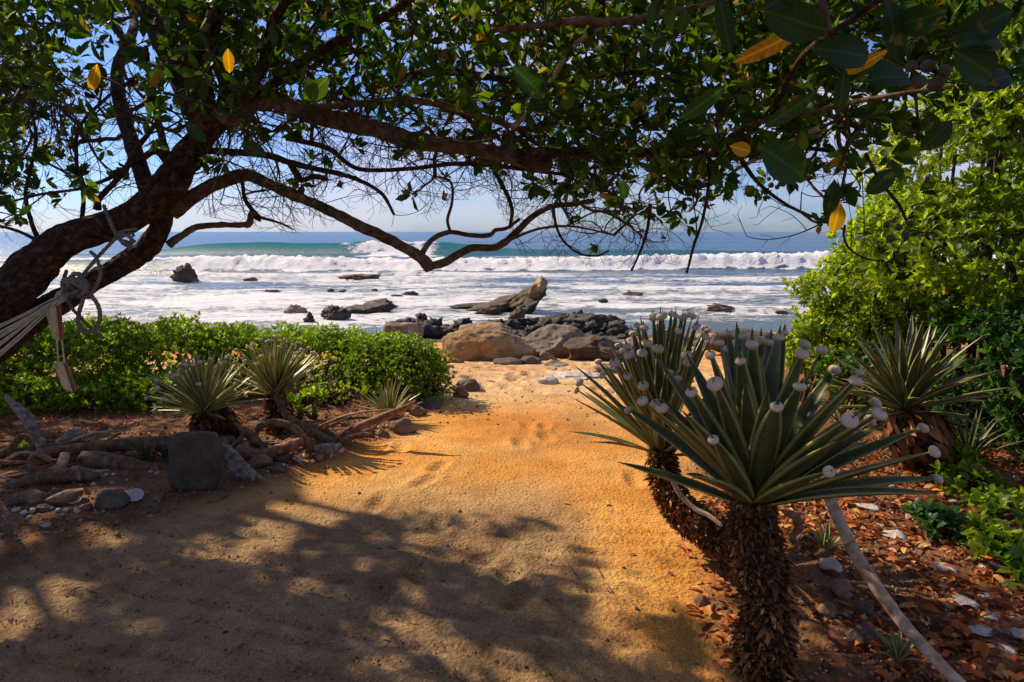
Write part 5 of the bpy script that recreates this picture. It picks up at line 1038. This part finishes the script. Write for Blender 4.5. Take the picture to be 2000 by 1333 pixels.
wood([(-20, 895, 8), (15, 880, 7), (35, 860, 7), (48, 852, 5), (62, 868, 5), (72, 885, 4)], 'forked dark driftwood piece before the grass tuft', Y=4.6)
wood([(105, 880, 6), (125, 868, 16), (145, 850, 12), (152, 862, 14), (158, 880, 7)], 'grey knobbly driftwood stump above the long dark pole', mat='driftgrey', Y=5.0, rough=.3)
wood([(500, 868, 7), (498, 848, 7), (508, 832, 8), (530, 826, 8), (556, 829, 8), (580, 842, 8.5), (596, 862, 8), (606, 884, 6)], 'looped brown driftwood arching over the shaded bed', Y=4.9, seed=2)
wood([(468, 870, 12), (485, 885, 14), (515, 888, 12), (545, 878, 11), (575, 868, 10), (590, 860, 7)], 'reddish driftwood lying under the looped piece', Y=4.75, mat='driftred', rough=.2)
wood([(458, 826, 3), (478, 842, 7), (492, 855, 10), (512, 872, 9), (525, 880, 5)], 'dark gnarled driftwood with a spike left of the looped piece', Y=4.85, rough=.3)
wood([(452, 880, 7), (468, 860, 5), (476, 845, 4)], 'small forked stick between the plank and the gnarled driftwood', 'stick', 'stick', Y=4.8, mat='drift')
wood([(534, 762, 5, 5.3), (548, 792, 6.5, 5.25), (562, 815, 8, 5.2), (585, 832, 10, 5.15), (615, 848, 10, 5.1), (650, 863, 6, 5.0)], 'dark curved branch leaning against the trunk of the spiky plant by the hedge', mat='drift')
wood([(600, 832, 7), (630, 842, 7), (655, 852, 4)], 'short dark driftwood behind the curved leaning branch', Y=5.4, mat='drift')
wood([(648, 862, 7), (670, 852, 7.5), (700, 835, 8), (730, 822, 8), (765, 808, 8), (795, 794, 4), (812, 783, 2)], 'reddish smooth driftwood branch running up toward the small spiky plant', Y=5.3, mat='driftred', rough=.06)
wood([(665, 862, 5), (690, 853, 6), (715, 850, 6), (732, 854, 3)], 'short reddish driftwood parallel to the smooth branch', Y=5.2, mat='driftred')
wood([(616, 878, 8), (640, 876, 10), (665, 872, 7)], 'small grey log end lying before the leaning branch', 'log', 'log', Y=4.9, mat='driftgrey')
wood([(-40, 935, 5, 3.6), (0, 985, 5, 3.5), (18, 1010, 5, 3.4), (38, 1032, 4, 3.3)], 'thin dark stick at the corner of the sand nearest the tree', 'stick', 'stick', mat='drift')
wood([(100, 900, 5), (72, 888, 6), (60, 905, 7), (72, 925, 5)], 'small brown driftwood knot between the two dark poles', Y=4.45, mat='driftred', rough=.3)
wood([(142, 912, 3), (150, 922, 4), (156, 936, 3)], 'small grey twig lying over the lower dark pole', 'stick', 'stick', Y=4.2, mat='driftgrey')
wood([(1532, 1000, 5, 2.9), (1552, 1010, 9, 2.9), (1560, 1030, 10, 2.9), (1548, 1045, 5, 2.9)], 'small curved brown wood piece right of the largest shaggy trunk', mat='driftred', rough=.2)
wood([(1545, 1045, 2, 2.9), (1556, 1060, 2.5, 2.85), (1562, 1072, 2, 2.8)], 'thin red twig below the curved brown wood piece', 'stick', 'stick', mat='driftred')
wood([(-80, 915, 13, 4.75), (0, 898, 14, 4.8), (70, 884, 13, 4.85), (140, 868, 8, 4.9)], 'straight brown log stacked behind the long dark pole', 'log', 'log', mat='drift')
wood([(178, 940, 11, 4.4), (240, 944, 12, 4.42), (325, 950, 11, 4.45)], 'low straight log lying in shade before the thick cut log', 'log', 'log', mat='drift')
wood([(-60, 962, 9, 4.35), (10, 935, 10, 4.45), (60, 912, 9, 4.6), (95, 902, 6, 4.7)], 'brown straight branch crossing between the two dark poles', 'driftwood', mat='driftred')
# loose straight sticks of the pile
for i_ in range(26):
    u = rng.uniform(-20, 330) if i_ < 16 else rng.uniform(430, 760); v = rng.uniform(862, 948) if i_ < 16 else 890 - (u - 430) * .13 + rng.uniform(-22, 6); p = G(u, v) + [0, 0, rng.uniform(.01, .10)]
    a_ = rng.normal(.1, .45); L_ = rng.uniform(.10, .38); d_ = np.array([math.cos(a_), math.sin(a_) * .5, rng.normal(.05, .22)]); k_ = rng.normal(0, .03, 3)
    V, F = tube(np.array([p - d_ * L_, p + k_, p + d_ * L_]), [rng.uniform(.007, .016), rng.uniform(.007, .014), rng.uniform(.003, .009)], 9, 18, .14, seed=900 + i_, groove=.05)
    tag(wobj('loose_stick', V, F, M[('drift', 'pole', 'driftgrey', 'driftred')[i_ % 4]], None), 'stick', 'stick', 'loose sticks in the driftwood pile')
# upright stone block
p = G(373, 961); s = p[1] / FPX; bmk = bmesh.new(); bmesh.ops.create_cube(bmk, size=1)
bmesh.ops.subdivide_edges(bmk, edges=bmk.edges[:], cuts=15, use_grid_fill=True); V = np.array([v.co[:] for v in bmk.verts]); F = np.array([[v.index for v in f.verts] for f in bmk.faces]); bmk.free()
Wd, Dp, Hh = 100 * s, .13, 122 * s
def rbox(V, r_):
    """rounded outline in x/z, slightly softened in y"""
    q = V.copy() * 2; e = 5.0; nn = (np.abs(q[:, 0]) ** e + np.abs(q[:, 2]) ** e) ** (1 / e); mxn = np.maximum(np.abs(q[:, 0]), np.abs(q[:, 2])); k = mxn / np.maximum(nn, 1e-6); q[:, 0] *= k; q[:, 2] *= k
    edge = np.maximum(np.abs(q[:, 0]), np.abs(q[:, 2])); q[:, 1] *= 1 - .25 * sst(.8, 1, edge); fy = 1 - .05 * np.abs(q[:, 1]) ** 3; q[:, 0] *= fy; q[:, 2] *= fy; return q / 2
B = rbox(V, .1); B[:, 0] *= 1 - .06 * np.clip(B[:, 2] * 2, -1, 1) * -1 * .3; B = B * [Wd, Dp, Hh]; B += (nrm(B) * (.010 * fbm(B * 12, 5, 3))[:, None]) + (nrm(B) * (.005 * -np.abs(fbm(B * 42, 3, 4)))[:, None])
ct, st_ = math.cos(-.13), math.sin(-.13); B = np.column_stack([B[:, 0], B[:, 1] * ct - B[:, 2] * st_, B[:, 1] * st_ + B[:, 2] * ct]); B = B + p + [0, .08, Hh / 2 - .015]
tag(wobj('stone_block', B, F, M['block'], None), 'upright dark stone block with rounded corners standing before the driftwood', 'stone block')

# ================================================================== STONES, PEBBLES, SHELLS
def stone(u, v, w, h, label, mat='stone', seed=0, cat='stone', name='stone', dep=.8, sub=3, group=None, lift=0., **k):
    p = G(u, v); s = p[1] / FPX; return rock(name, label, cat, (p[0], p[1] + w * s * dep * .3, p[2] + lift), (w * s * .47, w * s * .45 * dep, h * s * .55), M[mat], seed, sub, group=group, sink=.22, rot=seed * .7, **k)
for a in [(60, 985, 62, 28, 'brown stone at the foot of the slanted yellowish stick', 'stone'), (118, 988, 74, 34, 'big rust brown stone under the dark driftwood poles', 'stone'), (208, 992, 90, 40, 'largest dark stone under the cut log', 'stonegrey'), (307, 978, 26, 15, 'small round brown stone left of the stone block', 'stone'),
          (298, 1004, 24, 12, 'grey pebble on the sand before the small round brown stone', 'stonegrey'), (20, 990, 34, 16, 'pale grey stone beside the big brown stones', 'stonegrey'), (78, 1000, 30, 15, 'dull grey stone among the white pebbles', 'stonegrey'), (168, 995, 22, 14, 'small brown stone right of the round pebbles', 'stone'),
          (505, 915, 60, 28, 'brown stone between the bark plank and the looped driftwood', 'stone'), (540, 922, 40, 16, 'flat dark grey stone right of the bark plank', 'stonegrey'), (545, 900, 60, 16, 'dark flat stone below the reddish driftwood', 'stonegrey'), (582, 902, 24, 9, 'pale flat pebble left of the brown rock on the path edge', 'pebble'),
          (622, 900, 34, 17, 'brown stone on the path edge below the small log end', 'stone'), (645, 893, 14, 8, 'small pale pebble beside the path edge brown stone', 'pebble'), (665, 884, 18, 7, 'flat white pebble at the tip of the small log end', 'shell'), (595, 893, 16, 8, 'small grey pebble above the pale flat one', 'pebble'),
          (1628, 1122, 58, 34, 'pale cream stone beside the striped spiky plant', 'pale'), (1652, 1168, 66, 42, 'angular tan stone below the pale cream stone', 'stone'), (1622, 1205, 60, 34, 'rounded brown stone left of the grey green one', 'stone'), (1694, 1206, 46, 32, 'rounded grey green stone right of the brown one', 'stonegrey'),
          (1690, 1265, 66, 52, 'rough grey brown stone above the lower striped plant', 'stonegrey'), (1372, 1188, 40, 32, 'round tan stone alone on the path edge', 'stone'), (1405, 1192, 40, 16, 'flat brown stone right of the round tan one', 'stone'), (1310, 1127, 18, 12, 'small dark stone on the path left of the leaf litter', 'stonegrey'),
          (1243, 1190, 12, 8, 'tiny brown stone in the shaded sand of the path', 'stone'), (1700, 1085, 30, 14, 'small brown stone right of the leaning pole', 'stone'), (140, 862, 0.1, .1, '', '')][:-1]:
    stone(a[0], a[1], a[2], a[3], a[4], a[5], seed=int(a[0]) % 97 + 3, craggy=.12 if a[5] in ('pale',) else 0)
for i_, (u, v, w, h) in enumerate([(43, 1006, 22, 10), (62, 1002, 16, 12), (8, 1012, 14, 8), (96, 996, 18, 7), (112, 1000, 16, 8), (128, 1000, 14, 9), (148, 1002, 16, 10), (86, 1030, 22, 8), (30, 1000, 22, 10), (56, 1012, 10, 6), (160, 992, 12, 7), (122, 1008, 9, 5)]):
    stone(u, v, w, h, 'smooth whitish pebble before the driftwood pile, %s from the left' % 'x', 'pebble', 200 + i_, 'pebble', 'pebble', group='whitish pebbles before the driftwood', sub=2)
L_ = sorted([o for o in COL.objects if o.name.startswith('pebble')], key=lambda o: px(np.array(o.location))[0])
for i_, o in enumerate(L_): o['label'] = 'smooth whitish pebble before the driftwood pile, %s from the left' % ordn(i_)
def half_shell(u, v, w, label, tiltx=.5, seed=0):
    p = G(u, v); s = p[1] / FPX; R_ = w * s * .5; th = np.linspace(0, PI * .42, 9); ph = np.linspace(0, 2 * PI, 24, endpoint=False); T_, P_ = np.meshgrid(th, ph, indexing='ij')
    def sh(r_, f): return np.stack([r_ * np.sin(T_) * np.cos(P_) * (1 + .05 * np.cos(P_ * 12)), r_ * .75 * np.sin(T_) * np.sin(P_), -r_ * .8 * (np.cos(T_) - math.cos(PI * .42)) * f], -1).reshape(-1, 3)
    V = np.vstack([sh(R_, 1), sh(R_ * .94, .9)]); i = np.arange(8)[:, None] * 24; j = np.arange(24)[None]; k = (j + 1) % 24; A = np.stack([i + j, i + 24 + j, i + 24 + k, i + k], -1).reshape(-1, 4); n0 = 9 * 24
    j = np.arange(24); k = (j + 1) % 24; rim = np.stack([8 * 24 + j, n0 + 8 * 24 + j, n0 + 8 * 24 + k, 8 * 24 + k], -1); F = [np.vstack([A, A[:, ::-1] + n0, rim])]
    c, s2 = math.cos(tiltx), math.sin(tiltx); V = np.column_stack([V[:, 0], V[:, 1] * c - V[:, 2] * s2, V[:, 1] * s2 + V[:, 2] * c]); V[:, 2] -= V[:, 2].min(); tag(wobj('seashell', V + p, F, M['shell'], None), label, 'seashell')
half_shell(264, 978, 38, 'white cupped seashell leaning before the cut log', .9); half_shell(145, 984, 30, 'white cupped seashell lying left of the dark stone', .35)
for i_ in range(70):
    side = i_ % 2; 
    if side: u = rng.uniform(20, 560); v = rng.uniform(895, 985) - u * .1
    else: u = rng.uniform(440, 860); v = 905 - (u - 440) * .25 + rng.uniform(-30, 8)
    stone(u, v, rng.uniform(5, 14), rng.uniform(4, 9), 'small rubble stone scattered among the driftwood of the bed', ('stone', 'stonegrey', 'pebble', 'pale')[i_ % 4], 300 + i_, 'stone', 'rubble_stone', sub=2, group='small stones among the driftwood')
# white stone chips in the right bed
for i_ in range(90):
    u = rng.uniform(1620, 2000); v = rng.uniform(930, 1290); 
    if v > 960 + (u - 1620) * .95 or v < 930 + (u - 1620) * .15: continue
    w = rng.uniform(10, 46) * (v / 1333) ** 2 * 1.3; stone(u, v, w, w * .3, 'flat chip of white rock lying among the red dead leaves', ('pale', 'pale', 'stonegrey')[i_ % 3], 500 + i_, 'stone', 'rock_chip', sub=2, group='white rock chips in the leaf litter', planes=14, craggy=.15)
for a in [(1895, 1190, 70, 20, 'large flat white rock in the litter, just above two others'), (1760, 1060, 60, 16, 'flat white rock beside the green groundcover'), (1920, 1245, 60, 16, 'flat white rock lowest in the litter'), (1990, 1250, 50, 20, 'white rock at the edge of the litter under the groundcover sprig'), (1700, 1000, 50, 12, 'flat white rock nearest the leaf with the lowest shell'), (1850, 1120, 60, 14, 'flat white rock in the middle of the litter'), (1955, 1120, 60, 16, 'white rock between two groundcover clumps')]:
    stone(a[0], a[1], a[2], a[3], a[4], 'pale', a[0] % 91, planes=14, craggy=.15)

# ================================================================== LITTER, GRAVEL
def litter(name, n, area, mat, L, label, seed, dens_f=None, curl=.5, kind='stuff', tlo=0., thi=1.):
    q = np.random.default_rng(seed); x = q.uniform(area[0], area[1], n); y = area[2] + (area[3] - area[2]) * q.random(n) ** 1.2; 
    if dens_f is not None: ok = q.random(n) < dens_f(x, y); x, y = x[ok], y[ok]
    n = len(x); z = ground_h(x, y) + q.uniform(.002, .022, n); d = nrm(np.column_stack([q.normal(0, 1, n), q.normal(0, 1, n), q.normal(.12, .3, n)])); up = nrm(np.column_stack([q.normal(0, .4, n), q.normal(0, .4, n), np.ones(n)]))
    TV, TF = leaf_t(.46, curl, .35, .5, 3); S = L * q.uniform(.5, 1.3, n); V, F = scatter(TV, TF, basis(d, up), np.column_stack([x, y, z]), S)
    return tag(wobj(name, V, F, M[mat], None, tint=np.repeat(q.uniform(tlo, thi, n), len(TV))), label, None, None, kind)
def fr(x, y): b_ = beds(x, y)[1]; return b_ * sst(-.9, .3, fbm(np.stack([x * 1.6, y * 1.6], -1), 3, 91)) * sst(6.5, 4.5, y)
def fl(x, y): return beds(x, y)[0] * .8 * sst(-.6, .5, fbm(np.stack([x * 1.6, y * 1.6], -1), 3, 92))
litter('leaf_litter', 11000, (.7, 3.6, 1.7, 5.5), 'litter', .058, 'curled red brown dead leaves covering the ground around the shaggy trunks', 1, fr)
litter('leaf_litter', 5000, (-5, -.8, 4.6, 7.5), 'litter', .045, 'dead brown leaves scattered on the bed behind the driftwood', 2, fl, thi=.8)
litter('leaf_litter', 1200, (3, 7, 3.0, 8), 'litter', .05, 'dead leaves in the shade under the thicket', 3)
def gravel(n, area, L, seed, f, label, lo, hi):
    q = np.random.default_rng(seed); x = q.uniform(area[0], area[1], n); y = area[2] + (area[3] - area[2]) * q.random(n) ** 1.3; ok = q.random(n) < f(x, y); x, y = x[ok], y[ok]; n = len(x)
    TV = np.array([(1, 0, 0), (-1, 0, 0), (0, 1, 0), (0, -1, 0), (0, 0, .8), (0, 0, -.8)], float) * .5; TF = [np.array([(0, 2, 4), (2, 1, 4), (1, 3, 4), (3, 0, 4), (2, 0, 5), (1, 2, 5), (3, 1, 5), (0, 3, 5)])]
    d = q.normal(0, 1, (n, 3)); S = L * np.exp(q.normal(0, .45, n)); V, F = scatter(TV, TF, basis(d), np.column_stack([x, y, ground_h(x, y) + S * .1]), S)
    tag(wobj('gravel', V, F, M['gravel'], None, tint=np.repeat(q.uniform(lo, hi, n), 6), smooth=False), label, None, None, 'stuff')
gravel(46000, (-2.6, 1.4, 1.6, 6.0), .0062, 5, lambda x, y: (1 - beds(x, y)[1]) * (.12 + .88 * sst(4.6, 2.6, y) * sst(1.0, -.6, x)), 'coarse grit and crumbs lying on the shaded sandy path', 0, .8)
gravel(6000, (-1.2, 3.6, 6.0, 12), .018, 6, lambda x, y: .25 + .75 * sst(7, 10, y), 'small stones and grit on the far end of the sand path', .3, 1)
gravel(9000, (.8, 3.6, 1.8, 5.5), .014, 7, lambda x, y: beds(x, y)[1], 'pale stone grit under the leaf litter', .2, 1)
gravel(7000, (-4.5, -.8, 3.4, 7), .014, 8, lambda x, y: beds(x, y)[0], 'stone grit in the driftwood bed', .1, .9)
# single fallen leaves and twigs on the path
q = np.random.default_rng(77); TV, TF = leaf_t(.42, .2, .2, .5, 3)
fixed = [(503, 1155), (717, 1272), (305, 1283), (290, 1107), (415, 1027), (60, 1187), (1115, 987), (1057, 1207), (1087, 1258), (745, 1250), (830, 1053), (755, 1068), (1140, 1022), (897, 996), (925, 1022), (1075, 1177), (780, 1197), (1145, 1115), (240, 1058), (1230, 1085), (1185, 990), (620, 990), (300, 1240), (560, 1090)]
FLv = [mesh('fallen_leaf', TV, TF, M['yellowleaf'], tint=np.full(len(TV), t_)) for t_ in (.1, .5, .75, .98)]; fls = []
for i_ in range(110):
    if i_ < len(fixed): u, v = fixed[i_]
    else: u, v = q.uniform(100, 1380), q.uniform(900, 1320)
    p = G(u, v); big = i_ < len(fixed); d = nrm(q.normal(0, 1, 3) * [1, 1, .1]); Rm = basis(d[None], nrm(np.array([[q.normal(0, .35), q.normal(0, .35), 1]])))[0] * (q.uniform(.042, .068) if big else q.uniform(.018, .035))
    o = bpy.data.objects.new('fallen_leaf', FLv[i_ % 4]); COL.objects.link(o); Mx = Matrix.Identity(4)
    for a in range(3):
        for b in range(3): Mx[a][b] = float(Rm[a, b])
        Mx[a][3] = float(p[a] + (.006 if a == 2 else 0))
    o.matrix_world = Mx; fls.append((o, big, p))
for nm, sel in (('larger', True), ('tiny', False)):
    for i_, (o, b, p) in enumerate(sorted([f for f in fls if f[1] == sel], key=lambda f: px(f[2])[0])):
        tag(o, '%s dry fallen leaf on the sandy path, %s from the left' % (nm, ordn(i_)), 'fallen leaf', nm + ' fallen leaves on the path')
def gtwig(us, label, r_=.003):
    P = np.array([G(u, v) + [0, 0, .006] for u, v in us]); V, F = tube(P, r_, 6, len(us) * 5, .2, seed=int(us[0][0])); tag(wobj('twig', V, F, M['drift'], None), label, 'twig')
gtwig([(1165, 1105), (1180, 1135), (1196, 1160)], 'straight thin twig lying in the shaded sand of the path', .0035); gtwig([(1115, 1112), (1128, 1130), (1137, 1136)], 'short dark twig left of the straight thin one', .005)
gtwig([(120, 1180), (150, 1150), (185, 1160), (222, 1168)], 'thin crooked twig on the gravelly corner of the path', .003); gtwig([(400, 985), (430, 978), (452, 968)], 'small curved twig on the sand before the stone block', .004); gtwig([(1182, 1020), (1200, 1040), (1216, 1052)], 'very thin twig on the sunlit sand beside the bent trunk', .002)

# ================================================================== ROPES, HAMMOCK END, HANGING BOARDS
def rope(acc_parent, pts, rad, name='rope', turns=60, n=None, mat='rope', label=None, strands=3):
    P = np.array(pts, float); L_ = np.linalg.norm(np.diff(P, axis=0), axis=1).sum(); n = n or max(16, int(L_ / (rad * 1.1))); C = catmull(P, n); T, Nn, B = frames(C); acc = Acc(); s_ = np.linspace(0, L_, n); ph = s_ / (rad * 7) * 2 * PI
    for k in range(strands):
        a = ph + k * 2 * PI / strands; D = C + (np.cos(a)[:, None] * Nn + np.sin(a)[:, None] * B) * rad * .48; V, F = tube(D, rad * .58, 7, n, 0); acc.add(V, F)
    return acc.build(name, M[mat], acc_parent, label=label)
K = at(152, 562, 2.95)
rp = thing('knotted_rope', 'thick grey rope looped round the tree limb and knotted, with loose hanging loops', 'rope', K)
def RP(seq, Y=2.95): return [at(s[0], s[1], s[2] if len(s) > 2 else Y) for s in seq]
rope(rp, RP([(155, 545, 2.98), (172, 525, 3.0), (196, 497, 3.02), (214, 478, 3.04), (226, 466, 3.05)]), .0085)
rope(rp, RP([(203, 402, 3.05), (212, 425, 2.98), (222, 448, 2.97), (232, 466, 2.98), (240, 474, 3.0)]), .0085)
rope(rp, RP([(226, 462, 3.0), (238, 458, 2.97), (252, 462, 2.96), (258, 472, 2.97), (250, 480, 2.98), (238, 474, 2.99)]), .009)
rope(rp, RP([(238, 470), (248, 476), (256, 484)]), .008)
rope(rp, RP([(177, 492, 3.0), (187, 502, 2.98), (194, 520, 2.96), (196, 540, 2.95), (188, 558, 2.95), (178, 574, 2.95), (168, 582, 2.95)]), .0085)
rope(rp, RP([(165, 572), (160, 592), (154, 612), (153, 632), (160, 646), (172, 650), (185, 643), (194, 628), (195, 610), (190, 594), (180, 580), (172, 570)]), .0095)
rope(rp, RP([(132, 585, 2.98), (140, 602, 2.98), (155, 618, 2.99), (172, 636, 3.0), (188, 650, 3.0), (202, 662, 3.0)]), .0075)
for k_ in range(9):
    a = k_ * .7; r1 = 20 + 6 * math.sin(k_ * 2.1); pts = [at(150 + r1 * math.cos(t_ + a) * (1 + .2 * math.sin(a)), 563 + r1 * .72 * math.sin(t_ + a * 1.7), 2.95 + .03 * math.sin(t_ * 1.0 + a * 2)) for t_ in np.linspace(0, 5.6, 9)]
    rope(rp, pts, .0095, 'knot_turn')
rope(rp, RP([(138, 545), (144, 536), (154, 536), (160, 545), (152, 553), (142, 550)]), .011, 'knot_turn')
rope(rp, RP([(128, 572, 3.0), (122, 560, 3.1), (125, 545, 3.2), (130, 530, 3.3)]), .009)
# knotted cord ends beside the limb
for sq in [[(232, 455), (248, 450), (268, 448)], [(236, 464), (256, 456), (262, 462)], [(240, 470), (258, 474), (264, 470)]]: rope(rp, RP(sq, 2.97), .0065, 'rope_end')
# hammock strings
hm = thing('hammock_end', 'fan of cream hammock strings pulled from the rope knot out toward the lower corner', 'hammock', at(128, 575, 2.95))
ki = at(130, 574, 2.95)
for k_ in range(26):
    f = k_ / 25; e = at(-260 - 20 * rng.random(), 740 + 150 * f + rng.uniform(-4, 4), 2.35 + .25 * math.sin(k_ * 1.7)); mid = ki * .5 + e * .5 + [0, 0, -.01 - .03 * f]
    V, F = tube(np.array([ki + rng.normal(0, .006, 3), mid + rng.normal(0, .006, 3), e]), .0023, 5, 10, 0); wobj('string', V, F, M['cord'], hm)
e0 = at(-268, 740, 2.6); e1 = at(-268, 890, 2.5); gx = np.linspace(0, 1, 30)[:, None]; gy = np.linspace(0, 1, 16)[None]
BV = np.stack([e0[k] * (1 - gy) + e1[k] * gy + gx * (-2.0, -.5, -.1)[k] + (0, -.25, -.30)[k] * np.sin(PI * gx) + (0, 0, -.10)[k] * np.sin(PI * gy) for k in range(3)], -1).reshape(-1, 3)
BV = np.vstack([BV, BV + [0, .006, .006]]); i_ = np.arange(29)[:, None] * 16; j_ = np.arange(15)[None]; BF = np.stack([i_ + j_, i_ + j_ + 1, i_ + 17 + j_, i_ + 16 + j_], -1).reshape(-1, 4)
wobj('hammock_bed', BV, [np.vstack([BF, BF[:, ::-1] + 480])], M['cord'], hm)
for k_ in range(3):
    c = ki + (at(-260, 790, 2.4) - ki) * (.02 + .012 * k_); pts = [c + np.array([.0, .02 * math.cos(t_), .024 * math.sin(t_)]) for t_ in np.linspace(0, 6.2, 10)]; rope(hm, pts, .004, 'whipping', mat='cord')
# hanging boards: two tapered boards on cords
bd = thing('hanging_boards', 'two pale boards with red edges hung one above the other from the rope knot', 'wooden hanging', at(120, 640, 2.85))
def board(c, name):
    """c: four front corners (u, v) clockwise from the top left at depth 2.85, 35 mm thick; red painted edge on the right"""
    Yb = 2.85; A = [at(u, v, Yb) for u, v in c]; nrmv = nrm(np.cross(A[1] - A[0], A[3] - A[0])); 
    if nrmv[1] < 0: nrmv = -nrmv
    Bk = [a + nrmv * .018 for a in A]; V = np.array(A + Bk)
    F4 = np.array([(0, 1, 2, 3), (7, 6, 5, 4), (0, 4, 5, 1), (1, 5, 6, 2), (2, 6, 7, 3), (3, 7, 4, 0)]); return wobj(name, V, F4, [M['board'], M['boardred']], bd, mi=[0, 0, 0, 1, 0, 0], smooth=False)
def edge_strip(c, name='red_edge'):
    A = [at(u, v, y) for u, v, y in c]; V = np.array(A + [a + np.array([0, .02, 0]) for a in A]); F4 = np.array([(0, 1, 2, 3), (7, 6, 5, 4), (0, 4, 5, 1), (1, 5, 6, 2), (2, 6, 7, 3), (3, 7, 4, 0)]); wobj(name, V, F4, M['boardred'], bd, smooth=False)
board([(89, 610), (109, 596), (116, 664), (103, 662)], 'board'); edge_strip([(109.3, 596, 2.851), (112.6, 594, 2.875), (119.6, 665, 2.875), (116.3, 664, 2.851)])
board([(103, 709), (122, 708), (142, 766), (124, 760)], 'board'); edge_strip([(122.3, 708, 2.851), (125.6, 710, 2.875), (145.4, 765, 2.875), (142.3, 766, 2.851)])
for a, b in (((111, 664), (114, 708)), ((121, 664), (126, 710)), ((112, 596), (124, 580)), ((98, 602), (122, 578))):
    rope(bd, [at(*a, 2.845), at((a[0] + b[0]) / 2, (a[1] + b[1]) / 2, 2.845), at(*b, 2.85 if b[1] > 600 else 2.93)], .0035, 'cord', mat='cord', n=30)
for u, v in ((108, 656), (107, 716)):
    V, F = ico(2); wobj('nail_knot', V * .009 * (1 + .2 * vn(V * 3, 1))[:, None] + at(u, v, 2.84), F, M['cord'], bd)

# labels that tell repeated small things apart by their order along the ground
for nm, grp, lb in (('rock_chip', 'white rock chips in the leaf litter', 'flat chip of white rock among the dead leaves'), ('rubble_stone', 'small stones among the driftwood', 'small rubble stone among the driftwood'), ('boulder', 'small stones on the beach sand', 'small stone on the beach sand'), ('reef_rock', 'jagged reef rocks along the shore', 'jagged dark reef rock at the water edge'), ('loose_stick', 'loose sticks in the driftwood pile', 'thin loose stick in the driftwood pile')):
    L_ = sorted([o for o in COL.objects if o.name.startswith(nm) and o.get('group') == grp], key=lambda o: float(px(np.array(o.location))[0]))
    for i_, o in enumerate(L_): o['label'] = lb + ', ' + ordn(i_) + ' from the left'
